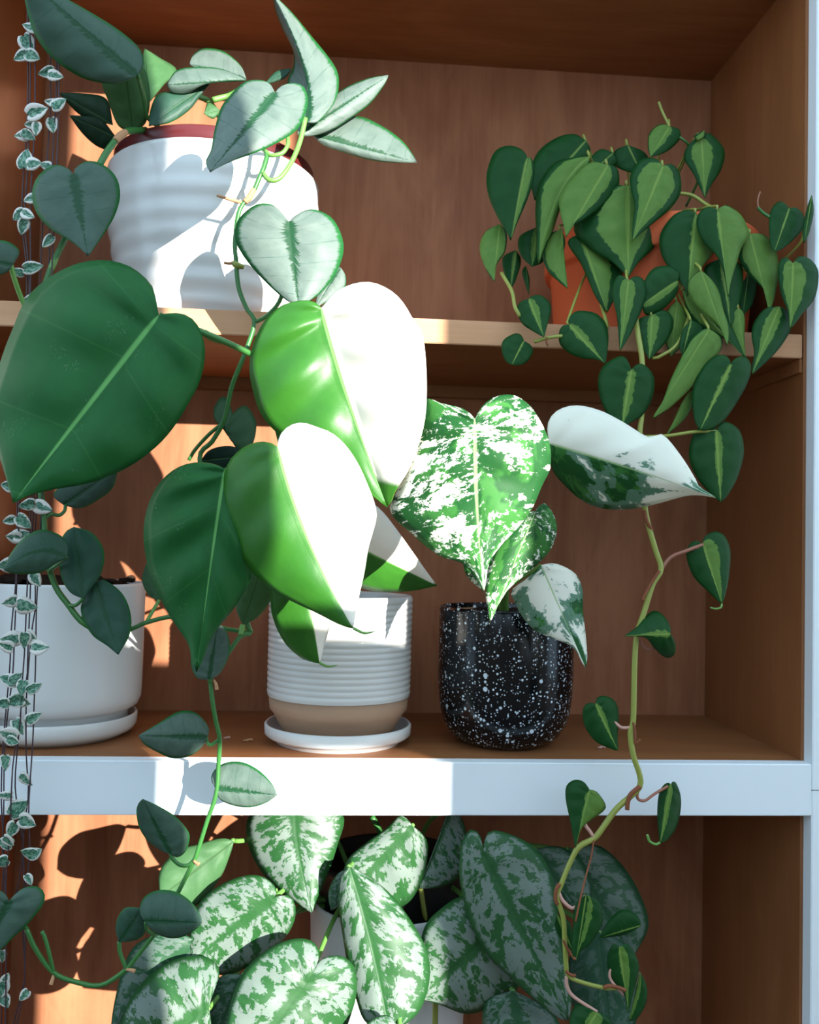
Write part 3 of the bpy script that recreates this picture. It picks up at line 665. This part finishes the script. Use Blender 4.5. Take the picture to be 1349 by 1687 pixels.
ptube('node', [(384, 432, -.0125), (390, 437, -.0125), (402, 440, -.012)], [.0022, .0032, .0020], M['stem_yellow'], sv)
ptube('node', [(190, 232, -.004), (198, 224, .001), (207, 218, .008)], [.0031, .0036, .0030], M['root_tan'], sv)
ptube('node', [(92, 424, -.033), (88, 434, -.0335), (84, 443, -.034)], [.0027, .0030, .0027], M['stem_light'], sv)

# ================================================================== striped heart-leaf vine, terracotta pot (upper right)
KY = .131; KX = px_x(1069, 480, KY)
br = empty('potted_striped_vine', (KX, KY, ZT), 'bushy vine with lime-striped dark green heart leaves spilling from an orange terracotta pot', 'potted plant')
pot = lathe('pot', [(.098, ZT), (.101, ZT+.001), (.102, ZT+.004), (.108, ZT+.080), (.1095, ZT+.084), (.114, ZT+.085), (.115, ZT+.088), (.116, ZT+.116), (.1150, ZT+.118), (.108, ZT+.118), (.106, ZT+.114), (.105, ZT+.090), (.02, ZT+.090)], KX, KY, M['terracotta'], br, 96)
soil('soil', KX, KY, .1052, ZT+.105, pot, .008)
RL = [  # base, tip, A, B, Yb, Yt, (stripe width, stripe offset), options
 ((869, 260), (841, 397), [(860, 247), (838, 240), (815, 250), (802, 285), (804, 320), (818, 355), (833, 380)], [(876, 262), (880, 290), (868, 330), (850, 372)], .035, .020, (.30, .38), {}),
 ((965, 232), (880, 330), [(945, 221), (915, 228), (885, 252), (873, 290)], [(972, 250), (950, 285), (910, 320)], .075, .065, (0, 0), {}),
 ((1010, 252), (968, 290), [(990, 246), (972, 262)], [(1015, 268), (995, 285)], .075, .070, (0, 0), {}),
 ((972, 258), (887, 437), [(941, 260), (910, 271), (888, 303), (882, 339), (883, 379), (884, 414)], [(965, 277), (938, 308), (923, 343), (911, 379), (895, 414)], .040, .022, (.75, .1), dict(mid=(918, 325))),
 ((1034, 239), (1058, 290), [(1012, 250), (1015, 275)], [(1062, 252), (1072, 275)], .08, .075, (0, 0), {}),
 ((1001, 272), (932, 392), [(972, 268), (941, 294), (922, 325), (923, 352), (929, 374)], [(1016, 277), (1019, 303), (999, 334), (963, 361), (941, 373)], .030, .010, (.8, -.35), {}),
 ((1092, 274), (1041, 398), [(1079, 261), (1056, 263), (1039, 285), (1039, 312), (1045, 339), (1042, 370)], [(1105, 270), (1119, 285), (1121, 317), (1105, 343), (1079, 365), (1056, 384)], .015, .000, (.62, .0), {}),
 ((1103, 208), (1071, 259), [(1087, 205), (1070, 219), (1067, 241)], [(1119, 214), (1119, 230), (1101, 248), (1083, 256)], .060, .055, (.55, -.3), {}),
 ((1155, 229), (1161, 327), [(1145, 229), (1130, 245), (1127, 263), (1141, 285), (1152, 308)], [(1167, 219), (1187, 237), (1194, 254), (1187, 281), (1172, 304)], .050, .045, (.45, -.05), {}),
 ((1150, 230), (1160, 215), [(1143, 224)], [(1162, 226)], .045, .045, (.5, 0), dict(N=12, K=3)),
 ((1034, 306), (1035, 457), [(999, 307), (963, 339), (945, 379), (972, 410), (1008, 432)], [(1065, 312), (1092, 339), (1095, 367), (1079, 405), (1052, 432)], .030, .008, (.5, .0), dict(cup=.2)),
 ((955, 385), (1000, 516), [(935, 400), (958, 437), (980, 487)], [(1010, 400), (1026, 440), (1016, 482)], .035, .015, (.35, .2), {}),
 ((823, 369), (814, 465), [(799, 383), (790, 410), (799, 441)], [(834, 383), (832, 414), (818, 436)], .040, .020, (.85, -.1), {}),
 ((850, 412), (841, 477), [(828, 425), (832, 455)], [(858, 430), (850, 460)], .060, .050, (.2, 0), {}),
 ((885, 374), (876, 440), [(856, 390), (856, 418)], [(905, 395), (895, 430)], .055, .045, (.2, 0), {}),
 ((925, 378), (935, 476), [(905, 387), (893, 415), (901, 445), (920, 464)], [(931, 400), (924, 430), (921, 450), (929, 466)], .038, .018, (.55, -.2), {}),
 ((866, 438), (871, 486), [(860, 450)], [(872, 460)], .06, .055, (0, 0), dict(N=12, K=3)),
 ((871, 493), (896, 556), [(862, 495), (853, 503), (853, 519), (862, 535), (880, 547)], [(876, 488), (891, 487), (905, 499), (907, 515), (901, 537)], -.004, -.015, (.20, .10), {}),
 ((863, 562), (843, 601), [(858, 552), (847, 550), (829, 561), (826, 577), (833, 595)], [(873, 568), (878, 579), (869, 595), (856, 602)], -.006, -.012, (.03, 0), {}),
 ((938, 535), (997, 600), [(927, 537), (921, 548), (922, 566), (936, 581), (958, 590), (985, 593)], [(937, 526), (945, 515), (958, 512), (980, 516), (996, 530), (1002, 552), (1000, 581)], -.008, -.022, (.14, .02), {}),
 ((1035, 462), (1021, 579), [(1020, 453), (1010, 468), (1009, 490), (1016, 521), (1019, 552)], [(1047, 455), (1060, 461), (1065, 481), (1058, 508), (1042, 543), (1029, 567)], -.008, -.022, (.42, -.05), {}),
 ((1040, 609), (1024, 706), [(1029, 588), (1013, 590), (993, 604), (985, 626), (989, 657), (1002, 685)], [(1053, 599), (1069, 608), (1078, 628), (1073, 659), (1058, 684), (1038, 697)], -.028, -.035, (.16, .05), {}),
 ((1116, 463), (1057, 502), [(1119, 451), (1113, 444), (1096, 438), (1074, 444), (1060, 468)], [(1117, 478), (1104, 498), (1086, 513), (1064, 519)], -.002, -.004, (.18, .2), {}),
 ((1074, 519), (1069, 593), [(1054, 525), (1045, 541), (1054, 566)], [(1093, 511), (1106, 520), (1109, 536), (1100, 559), (1081, 581)], -.004, -.012, (.26, .05), {}),
 ((1115, 495), (1105, 588), [(1098, 515), (1095, 555)], [(1132, 520), (1125, 565)], .008, .006, (.9, 0), {}),
 ((1146, 351), (1132, 490), [(1132, 346), (1109, 355), (1090, 380), (1086, 401), (1093, 428), (1116, 459), (1129, 478)], [(1159, 372), (1173, 415), (1159, 436), (1143, 459), (1134, 480)], .010, -.004, (.62, .62), {}),
 ((1182, 346), (1199, 490), [(1166, 341), (1150, 353), (1148, 376), (1161, 402), (1182, 424), (1193, 452)], [(1196, 338), (1219, 353), (1232, 376), (1234, 390), (1221, 408), (1214, 430), (1205, 460)], -.004, -.016, (.55, .5), {}),
 ((1235, 385), (1267, 514), [(1223, 406), (1216, 426), (1235, 454), (1258, 478), (1265, 497)], [(1258, 387), (1276, 408), (1282, 438), (1280, 467), (1274, 496)], .008, -.002, (.9, .25), {}),
 ((1300, 343), (1275, 416), [(1287, 332), (1274, 339), (1267, 357), (1267, 387), (1270, 406)], [(1313, 343), (1324, 357), (1324, 374), (1310, 392), (1290, 409)], .0, -.006, (.03, 0), {}),
 ((1306, 434), (1301, 542), [(1294, 424), (1283, 433), (1282, 458), (1287, 486), (1298, 515)], [(1315, 423), (1331, 425), (1345, 440), (1348, 458), (1342, 490), (1324, 514), (1308, 535)], -.010, -.018, (.52, -.1), {}),
 ((1337, 321), (1324, 402), [(1329, 345), (1322, 380)], [(1340, 350), (1332, 385)], -.012, -.016, (.1, 0), dict(N=14, K=4)),
 ((1283, 505), (1238, 618), [(1260, 509), (1242, 532), (1238, 554), (1242, 580), (1239, 603)], [(1294, 510), (1303, 532), (1299, 550), (1280, 578), (1257, 601)], -.006, -.018, (.34, -.05), {}),
 ((1155, 446), (1198, 570), [(1136, 461), (1134, 483), (1150, 507), (1177, 530), (1193, 551)], [(1171, 460), (1184, 481), (1191, 509), (1199, 536), (1200, 558)], -.012, -.022, (1.1, 0), {}),
 ((1124, 477), (1227, 590), [(1127, 495), (1138, 525), (1159, 544), (1187, 555), (1210, 571)], [(1165, 475), (1200, 529), (1215, 560)], .004, -.010, (.35, -.3), {}),
 ((1189, 425), (1203, 538), [(1161, 440), (1165, 465), (1182, 495), (1195, 520)], [(1219, 434), (1224, 458), (1221, 490), (1210, 524)], .012, -.002, (.15, 0), {}),
 ((1232, 452), (1223, 521), [(1222, 470), (1218, 500)], [(1246, 465), (1240, 500)], .03, .02, (0, 0), {}),
 ((1216, 507), (1228, 590), [(1203, 525), (1208, 560)], [(1226, 520), (1226, 560)], .002, -.006, (.9, .1), {}),
 ((1168, 542), (1073, 691), [(1155, 544), (1136, 561), (1120, 593), (1102, 632), (1088, 670)], [(1189, 558), (1185, 580), (1165, 601), (1150, 626), (1127, 650), (1099, 675)], -.020, -.035, (.95, .1), {}),
 ((1138, 527), (1124, 586), [(1124, 545), (1119, 570)], [(1157, 540), (1145, 565)], -.008, -.012, (.1, 0), {}),
 ((1204, 600), (1153, 709), [(1198, 588), (1182, 585), (1159, 603), (1143, 632), (1140, 662), (1144, 693)], [(1209, 592), (1226, 587), (1237, 603), (1232, 628), (1216, 659), (1193, 692), (1172, 707)], -.026, -.036, (.09, 0), {}),
 ((1138, 643), (1098, 717), [(1124, 662), (1109, 695)], [(1143, 660), (1128, 690)], -.016, -.022, (.9, 0), {}),
 ((1180, 709), (1187, 828), [(1172, 698), (1158, 697), (1140, 720), (1135, 755), (1150, 790), (1173, 816)], [(1187, 698), (1197, 695), (1218, 710), (1225, 745), (1215, 785), (1199, 815)], -.03, -.038, (.13, .05), {}),
 ((1158, 896), (1189, 995), [(1144, 891), (1132, 903), (1132, 924), (1144, 952), (1169, 977), (1182, 990)], [(1160, 885), (1176, 876), (1193, 883), (1203, 910), (1200, 952), (1194, 981)], -.038, -.045, (.25, .22), {}),
 ((1104, 1044), (1028, 1048), [(1112, 1060), (1110, 1079), (1096, 1083), (1078, 1068), (1062, 1050)], [(1104, 1034), (1096, 1018), (1082, 1007), (1068, 1011), (1050, 1032)], -.05, -.062, (.14, 0), dict(ca=.6, cb=.6)),
 ((981, 1159), (1018, 1237), [(967, 1159), (960, 1171), (963, 1196), (981, 1221), (1005, 1233)], [(984, 1149), (998, 1147), (1014, 1157), (1019, 1178), (1017, 1210)], -.045, -.052, (.13, .05), {}),
 ((971, 1301), (948, 1398), [(961, 1288), (946, 1285), (933, 1295), (932, 1318), (939, 1351), (944, 1378)], [(983, 1305), (997, 1325), (994, 1336), (976, 1349), (959, 1363), (950, 1384)], -.045, -.055, (.5, .45), {}),
 ((1105, 1292), (1087, 1389), [(1098, 1290), (1087, 1303), (1083, 1332), (1084, 1362)], [(1111, 1287), (1120, 1307), (1121, 1332), (1114, 1362), (1100, 1383)], -.045, -.05, (.2, 0), dict(ca=.6, cb=.6)),
 ((965, 1474), (948, 1586), [(948, 1490), (944, 1529), (942, 1565)], [(985, 1485), (992, 1505), (989, 1528), (974, 1553), (956, 1568)], -.058, -.064, (.12, .3), {}),
 ((917, 1506), (944, 1568), [(915, 1530), (930, 1555)], [(938, 1520), (944, 1545)], -.03, -.03, (.2, 0), dict(N=14, K=4)),
 ((1020, 1560), (1035, 1669), [(1009, 1556), (1000, 1580), (1006, 1611), (1027, 1635)], [(1035, 1556), (1051, 1584), (1051, 1607), (1043, 1636)], -.045, -.05, (.26, .15), {}),
 ((1054, 1601), (1036, 1682), [(1051, 1620), (1056, 1650), (1047, 1672)], [(1065, 1625), (1064, 1652), (1050, 1677)], -.04, -.045, (.3, 0), dict(N=14, K=4)),
 ((1056, 1525), (988, 1545), [(1035, 1537), (1010, 1543)], [(1050, 1509), (1024, 1498), (1000, 1520)], -.02, -.02, (.05, 0), dict(N=14, K=4)),
 ((983, 1668), (955, 1712), [(968, 1652), (948, 1656), (938, 1680), (942, 1705)], [(1000, 1674), (1008, 1695), (985, 1712)], -.052, -.06, (.3, .1), {}),
]
for b_, t_, A_, B_, y0, y1, pr, kw in RL:
    kw = dict(edge='edge_dark', cup=.14, par=pr) | kw
    leaf(br, 'brasil', b_, t_, A_, B_, y0, y1, **kw)
    if b_[1] < 560 and 900 < b_[0] < 1240:                       # stalks of the leaves that grow straight from the pot
        p0 = at(b_[0], b_[1], y0); p1 = Vector((KX+(p0.x-KX)*.35, KY-.02, ZT+.112))
        pm = (p0+p1)/2+Vector((0, .02, .022))
        tube('petiole', [p1, pm, p0+Vector((0, .006, .006)), p0+Vector((0, .0015, 0))], .0013, M['stem_yellow'], br, 6)
ptube('vine', [(1040, 470, .03), (1050, 545, -.008), (1058, 600, -.020), (1057, 681, -.026), (1054, 716, -.028), (1058, 790, -.032), (1063, 841, -.036), (1069, 869, -.038), (1080, 907, -.040), (1089, 938, -.042), (1075, 963, -.043), (1061, 1008, -.044), (1049, 1046, -.045), (1045, 1098, -.046), (1043, 1185, -.047), (1038, 1206, -.047), (1043, 1244, -.048), (1054, 1279, -.048), (1051, 1300, -.048), (1016, 1332, -.048), (994, 1362, -.048), (979, 1381, -.048), (954, 1395, -.048), (939, 1421, -.048), (924, 1458, -.049), (918, 1477, -.050), (928, 1514, -.050), (930, 1551, -.050), (933, 1602, -.050)],
      [.0026]*23+[.0022]*6, M['stem_yellow'], br)
ptube('vine', [(933, 1602, -.05), (942, 1612, -.05), (968, 1621, -.049), (994, 1627, -.048), (1016, 1628, -.047)], .0019, M['stem_yellow'], br)
ptube('vine', [(990, 500, .03), (1000, 540, .004), (985, 535, -.003), (940, 551, -.006), (905, 556, -.006), (880, 563, -.006)], .0018, M['stem_yellow'], br)
ptube('vine', [(826, 450, .03), (843, 480, .01), (848, 505, -.002), (857, 522, -.004)], .0018, M['stem_yellow'], br)
ptube('vine', [(1150, 470, .03), (1120, 560, -.004), (1085, 588, -.006), (1075, 590, -.008)], .0016, M['stem_yellow'], br)
for pts, r, m in [
 ([(1089, 938, -.042), (1105, 918, -.041), (1132, 907, -.040), (1158, 897, -.037)], .0018, 'petiole_red'),
 ([(1038, 1198, -.047), (1029, 1199, -.047), (1018, 1195, -.047), (982, 1160, -.043)], .0015, 'petiole_pink'),
 ([(1051, 1300, -.048), (1050, 1315, -.048), (1062, 1319, -.048), (1078, 1308, -.046), (1104, 1293, -.043)], .0014, 'petiole_red'),
 ([(979, 1381, -.048), (972, 1370, -.048), (963, 1352, -.047), (971, 1303, -.043)], .0016, 'petiole_pink'),
 ([(920, 1470, -.050), (928, 1485, -.052), (945, 1496, -.054), (965, 1476, -.056)], .0016, 'petiole_pink'),
 ([(933, 1608, -.05), (934, 1625, -.05), (945, 1642, -.051), (983, 1667, -.051)], .0016, 'petiole_pink'),
 ([(1016, 1628, -.047), (1004, 1605, -.044), (1021, 1562, -.044)], .0013, 'petiole_pink'),
 ([(1016, 1628, -.047), (1035, 1640, -.044), (1054, 1602, -.038)], .0012, 'petiole_pink'),
 ([(1049, 1046, -.045), (1062, 1068, -.04), (1080, 1066, -.04), (1103, 1045, -.048)], .0014, 'petiole_red'),
 ([(1056, 720, -.030), (1100, 718, -.031), (1140, 712, -.031), (1179, 710, -.029)], .0016, 'stem_yellow'),
 ([(1085, 168, .062), (1090, 182, .062), (1097, 197, .061), (1103, 209, .060)], .0014, 'stem_yellow'),
 ([(1119, 226, .062), (1135, 240, .065), (1155, 280, .09), (1130, 340, .12)], .0013, 'stem'),
 ([(1248, 342, .004), (1256, 350, .004), (1268, 358, .002)], .0016, 'stem'),
 ([(1252, 316, .004), (1248, 330, .004), (1249, 342, .004)], .0008, 'petiole_red'),
 ([(1325, 378, -.01), (1318, 400, .0), (1290, 430, .02)], .0012, 'stem_yellow'),
 ([(1115, 318, .03), (1140, 322, .03), (1165, 338, .02), (1182, 346, .0)], .0018, 'stem_yellow'),
 ([(1189, 995, -.045), (1187, 1001, -.046), (1178, 1003, -.046), (1170, 1001, -.046)], .0009, 'stem_light'),
 ([(1087, 1388, -.05), (1080, 1391, -.05), (1070, 1386, -.05), (1066, 1375, -.05)], .0012, 'stem_light'),
 ]: ptube('petiole', pts, r, M[m], br, 6)
for pts, r in [
 ([(1061, 841, -.0385), (1064, 855, -.040), (1069, 866, -.040), (1074, 875, -.0385)], .0018),
 ([(1086, 940, -.045), (1072, 962, -.046), (1062, 980, -.047), (1058, 990, -.047)], .0013),
 ([(1043, 1190, -.05), (1046, 1206, -.05), (1047, 1225, -.05), (1054, 1217, -.05)], .0010),
 ([(1054, 1296, -.050), (1046, 1302, -.051), (1038, 1310, -.051), (1034, 1322, -.051), (1033, 1334, -.051)], .0021),
 ([(978, 1383, -.05), (974, 1410, -.052), (966, 1440, -.056), (956, 1480, -.064), (948, 1518, -.067)], .0008),
 ([(922, 1456, -.051), (916, 1466, -.052), (915, 1482, -.052), (918, 1490, -.052)], .0017),
 ([(928, 1548, -.051), (932, 1558, -.052), (941, 1572, -.054), (947, 1580, -.066)], .0012),
 ([(932, 1600, -.052), (940, 1606, -.052), (948, 1607, -.052)], .0014),
 ([(994, 1627, -.05), (1004, 1624, -.05), (1022, 1628, -.05), (1030, 1632, -.05)], .0017),
 ([(901, 556, -.008), (900, 564, -.009), (903, 570, -.009)], .0009)]:
    ptube('aerial_root', pts, r, M['root'], br, 6)

# ================================================================== mottled silver plant in the lowest bay
EY = .125; EX = px_x(640, 1580, EY); ET = at(620, 1520, .05).z
ex = empty('potted_mottled_plant', (EX, EY, ZL), 'full plant with big silver-mottled green leaves in a white pot below the white rail', 'potted plant')
pot = lathe('pot', [(.070, ZL), (.074, ZL+.001), (.076, ZL+.004), (.0835, ET-.004), (.0830, ET-.001), (.0815, ET), (.0795, ET-.001), (.0785, ET-.02), (.02, ET-.02)], EX, EY, M['ceramic_matt'], ex, 80)
lathe('nursery_pot', [(.070, ET-.06), (.0740, ET+.030), (.0775, ET+.031), (.0775, ET+.038), (.0755, ET+.0385), (.0735, ET+.037), (.072, ET+.018), (.02, ET+.018)], EX, EY, M['black_plastic'], pot, 64)
soil('soil', EX, EY, .0715, ET+.024, pot, .008)
EL = [
 ((487, 1334), (514, 1504), [(445, 1325), (410, 1345), (408, 1387), (425, 1427), (454, 1461), (488, 1488)], [(530, 1325), (566, 1345), (555, 1394), (539, 1442), (522, 1480)], .045, .020, (0, 0), dict(mid=(492, 1400))),
 ((452, 1478), (316, 1582), [(454, 1462), (432, 1444), (402, 1443), (365, 1457), (336, 1479), (320, 1505), (312, 1545)], [(477, 1476), (487, 1498), (480, 1528), (454, 1561), (417, 1588), (373, 1606), (336, 1598)], .010, .006, (0, 0), {}),
 ((344, 1662), (200, 1745), [(350, 1632), (362, 1600), (345, 1578), (313, 1575), (273, 1587), (236, 1617), (210, 1654), (197, 1700)], [(346, 1700), (320, 1740), (270, 1760)], -.020, -.030, (0, 0), dict(ca=.2)),
 ((512, 1608), (395, 1765), [(526, 1574), (517, 1553), (495, 1546), (462, 1553), (425, 1576), (399, 1605), (384, 1639), (376, 1672), (372, 1715)], [(523, 1587), (539, 1576), (565, 1576), (584, 1594), (588, 1624), (580, 1665), (555, 1715), (480, 1760)], -.030, -.050, (0, 0), dict(N=34, K=8)),
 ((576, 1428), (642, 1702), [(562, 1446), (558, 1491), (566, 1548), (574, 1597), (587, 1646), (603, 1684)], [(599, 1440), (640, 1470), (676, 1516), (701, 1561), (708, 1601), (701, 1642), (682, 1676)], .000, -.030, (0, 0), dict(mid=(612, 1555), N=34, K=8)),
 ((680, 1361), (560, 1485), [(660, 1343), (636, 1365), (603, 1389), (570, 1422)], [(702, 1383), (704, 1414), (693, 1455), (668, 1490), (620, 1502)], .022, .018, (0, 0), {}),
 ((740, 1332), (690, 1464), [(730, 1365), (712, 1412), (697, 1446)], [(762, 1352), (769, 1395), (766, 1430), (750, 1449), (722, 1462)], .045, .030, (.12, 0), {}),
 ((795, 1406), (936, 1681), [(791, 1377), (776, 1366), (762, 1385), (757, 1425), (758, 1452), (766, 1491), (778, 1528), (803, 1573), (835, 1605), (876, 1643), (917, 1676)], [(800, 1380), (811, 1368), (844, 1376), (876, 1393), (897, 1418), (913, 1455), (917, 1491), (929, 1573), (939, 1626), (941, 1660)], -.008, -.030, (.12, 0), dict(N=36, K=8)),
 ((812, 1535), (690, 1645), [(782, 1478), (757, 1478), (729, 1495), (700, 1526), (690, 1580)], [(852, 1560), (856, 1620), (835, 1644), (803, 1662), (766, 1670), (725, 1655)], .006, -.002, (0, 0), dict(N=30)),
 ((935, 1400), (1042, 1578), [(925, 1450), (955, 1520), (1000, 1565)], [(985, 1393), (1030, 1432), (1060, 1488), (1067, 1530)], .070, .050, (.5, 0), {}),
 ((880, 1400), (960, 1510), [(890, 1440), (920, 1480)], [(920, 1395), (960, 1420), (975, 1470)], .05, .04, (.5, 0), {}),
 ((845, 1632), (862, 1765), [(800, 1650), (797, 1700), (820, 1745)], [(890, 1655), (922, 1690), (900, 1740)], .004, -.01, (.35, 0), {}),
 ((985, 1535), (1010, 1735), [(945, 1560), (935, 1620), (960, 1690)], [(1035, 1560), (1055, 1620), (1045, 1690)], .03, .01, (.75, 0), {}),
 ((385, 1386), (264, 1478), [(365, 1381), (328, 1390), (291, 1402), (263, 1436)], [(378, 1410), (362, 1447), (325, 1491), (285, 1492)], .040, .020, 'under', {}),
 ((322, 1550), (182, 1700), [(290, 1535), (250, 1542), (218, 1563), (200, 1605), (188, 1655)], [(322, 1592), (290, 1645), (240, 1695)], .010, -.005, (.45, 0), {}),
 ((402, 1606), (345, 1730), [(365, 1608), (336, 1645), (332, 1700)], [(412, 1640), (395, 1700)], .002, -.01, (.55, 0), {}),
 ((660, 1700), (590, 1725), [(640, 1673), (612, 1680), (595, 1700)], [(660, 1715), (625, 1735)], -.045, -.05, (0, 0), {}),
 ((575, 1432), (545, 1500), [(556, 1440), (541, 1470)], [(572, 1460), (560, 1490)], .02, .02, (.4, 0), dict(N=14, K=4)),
]
ec = Vector((EX, EY, ET+.002))
for b_, t_, A_, B_, y0, y1, pr, kw in EL:
    if pr == 'under': leaf(ex, 'under', b_, t_, A_, B_, y0, y1, par=(0, 0), **kw)
    else: leaf(ex, 'exotic', b_, t_, A_, B_, y0, y1, par=pr, **(dict(edge='edge_pale', cup=.14, thick=.0008) | kw))
    p0 = at(b_[0], b_[1], y0); p1 = Vector((EX+(p0.x-EX)*.3, EY-.01, ET-.006))
    tube('petiole', [p1, (p0+p1)/2+Vector((0, .025, .02)), p0+Vector((0, .010, -.003)), p0+Vector((0, .0035, 0))], [.0026, .0024, .0022, .0018], M['stem_light'], ex, 8)
ptube('petiole', [(693, 1462, .032), (697, 1490, .05), (703, 1530, .07)], .0024, M['stem_yellow'], ex)
ptube('petiole', [(717, 1640, .03), (717, 1665, .03), (716, 1710, .035)], .0028, M['stem_yellow'], ex)
ptube('petiole', [(612, 1345, .08), (622, 1362, .08), (640, 1400, .09)], .003, M['stem'], ex)

# ================================================================== string of hearts
hb = at(72, 0, .1).x
sh = empty('string_of_hearts', (hb, .105, ZC+.020), 'string-of-hearts plant hanging thin dark strands with tiny variegated heart leaves at left edge', 'hanging plant')
lathe('pot', [(.045, ZC+.020), (.050, ZC+.021), (.062, ZC+.050), (.066, ZC+.075), (.065, ZC+.077), (.062, ZC+.076), (.058, ZC+.055), (.01, ZC+.055)], hb, .105, M['terracotta'], sh, 64)
soil('soil', hb, .105, .061, ZC+.066, sh, .006)
ST = [
 [(46, -50), (46, 110), (45, 200), (38, 300), (36, 370), (42, 420), (44, 480), (38, 620), (30, 760), (28, 870), (26, 960), (19, 1030), (16, 1100), (9, 1180), (4, 1240), (2, 1320), (6, 1400), (4, 1480), (3, 1600), (2, 1720)],
 [(50, -50), (50, 110), (48, 210), (44, 300), (40, 360), (46, 430), (48, 500), (36, 700), (31, 850), (28, 950), (24, 1040), (21, 1110), (12, 1180), (7, 1250), (6, 1340), (4, 1400), (8, 1450), (10, 1560), (8, 1720)],
 [(58, -50), (58, 150), (56, 230), (52, 290), (50, 370), (50, 480), (46, 700), (50, 860), (45, 960), (43, 1010), (40, 1080), (36, 1130), (34, 1180), (31, 1210), (22, 1250), (18, 1320), (16, 1370), (10, 1450), (10, 1560), (9, 1720)],
 [(84, -50), (83, 130), (82, 200), (76, 280), (70, 380), (66, 460), (60, 650), (55, 830), (52, 900), (49, 1000), (46, 1070), (44, 1120), (35, 1160), (32, 1200), (28, 1240), (25, 1300), (35, 1370), (38, 1400), (33, 1440), (24, 1485)],
 [(94, -50), (93, 140), (88, 230), (86, 280), (82, 380), (80, 450), (70, 650), (60, 830), (57, 900), (58, 1000), (52, 1040), (46, 1110), (43, 1160), (43, 1240), (45, 1275), (47, 1310), (40, 1360), (37, 1400), (40, 1450), (38, 1540), (41, 1610), (30, 1655), (14, 1720)],
 [(98, -50), (97, 150), (92, 300), (85, 450), (75, 700), (66, 880), (60, 1000), (59, 1060), (58, 1110), (56, 1160), (54, 1220), (50, 1280), (47, 1330), (48, 1370), (49, 1400), (46, 1440), (42, 1520), (40, 1620), (32, 1665), (22, 1720)],
]
strands = []
for i, s in enumerate(ST):
    YS = -.030-.004*(i % 3)
    top = at(s[0][0], s[0][1], YS)
    q = (top.x-hb)*.5+hb
    pts = [Vector((q, .075, ZC+.074)), Vector((q, .045, ZC+.085)), Vector((top.x*.6+q*.4, .028, ZC+.084)), Vector((top.x, YS+.004, ZC+.062))]+[at(x, y, YS) for x, y in s]
    strands.append((tube('strand', pts, .00062, M['string'], sh, 5, n=90), s, YS))
HL = [(49, 45, 17, 200), (47, 73, 23, 60), (34, 93, 17, 150), (54, 93, 17, 20), (76, 120, 18, 170), (92, 125, 17, 10), (84, 168, 15, 190), (97, 170, 18, 330), (62, 184, 24, 340), (50, 205, 14, 180), (36, 222, 17, 170), (47, 224, 17, 30), (59, 213, 15, 90), (86, 207, 17, 80), (43, 262, 22, 280), (57, 270, 16, 350), (75, 274, 14, 200), (49, 328, 14, 160), (31, 355, 16, 140), (37, 374, 18, 100), (47, 353, 15, 30), (78, 398, 17, 130), (55, 440, 22, 350), (30, 447, 14, 200), (48, 493, 14, 170),
 (12, 800, 15, 190), (44, 832, 18, 170), (72, 836, 21, 20), (15, 858, 15, 170), (40, 860, 20, 40), (22, 885, 17, 190), (36, 880, 19, 350), (10, 930, 20, 170), (60, 955, 17, 60), (16, 990, 18, 160), (45, 998, 23, 10), (17, 1053, 22, 180), (9, 1064, 18, 200), (39, 1055, 18, 90), (52, 1047, 14, 40), (66, 1066, 20, 0), (13, 1120, 20, 200), (27, 1117, 16, 320), (37, 1134, 18, 100), (57, 1133, 18, 330), (3, 1160, 16, 180), (24, 1155, 21, 170), (39, 1158, 15, 10), (56, 1182, 19, 330), (31, 1198, 19, 60), (13, 1210, 21, 200), (22, 1220, 14, 20), (9, 1257, 17, 90), (43, 1285, 18, 40), (8, 1310, 17, 180), (33, 1332, 26, 320), (45, 1355, 20, 20), (20, 1368, 18, 120), (8, 1388, 17, 200), (14, 1386, 15, 40), (48, 1404, 18, 190), (58, 1405, 16, 330), (47, 1450, 13, 60), (3, 1420, 15, 160), (4, 1576, 14, 90), (4, 1630, 20, 100), (9, 1612, 14, 300), (39, 1640, 15, 130), (7, 1650, 17, 60)]
for i, (x, y, s, ang) in enumerate(HL):
    s *= 1.42
    best = min(strands, key=lambda q: min(abs(p[1]-y)*.15+abs(p[0]-x) for p in q[1]))
    st, _, YS = best
    a = math.radians(ang); e = Vector((math.cos(a), math.sin(a)))
    b_ = Vector((x, y))-e*s*.42; t_ = Vector((x, y))+e*s*.55
    sq = random.uniform(.55, .95)
    YL = YS-random.uniform(.002, .007)
    hleaf(st, 'heart', tuple(b_), tuple(t_), s*.54*sq, s*.54*random.uniform(.65, 1.0), YL, YL-random.uniform(-.004, .004), lobe=.18, sharp=1.1,
          par=(random.uniform(.38, .78), 0), edge='edge_pale', thick=.0011, N=12, K=3, cup=-.15, ca=random.uniform(-.5, .3), cb=random.uniform(-.3, .5))

# ================================================================== dry scraps on the shelf boards
for (px, py, s, m, lab) in [(409, 1222, .0035, 'root_tan', 'tiny curled orange leaf scrap on the shelf left of the ribbed pot'), (374, 1218, .0022, 'petiole_pink', 'tiny pale scrap on the shelf beside the hanging green vine'),
                            (991, 1234, .0028, 'petiole_pink', 'tiny pale ring-shaped scrap on the shelf right of the black pot')]:
    d = at(px, py, 1)-CAM; k = -CAM.z/d.z; g_ = CAM+d*k
    pts = [Vector((g_.x+s*math.cos(a)*1.2, g_.y+s*math.sin(a), .0012+.0008*math.sin(a*2))) for a in [j*.75 for j in range(7)]]
    o = tube('dry_leaf_scrap', pts, [.0006, .0011, .0013, .0013, .0012, .0009, .0005], M[m], None, 6)
    tag(o, lab, 'scrap', 'dry scraps on the shelf')
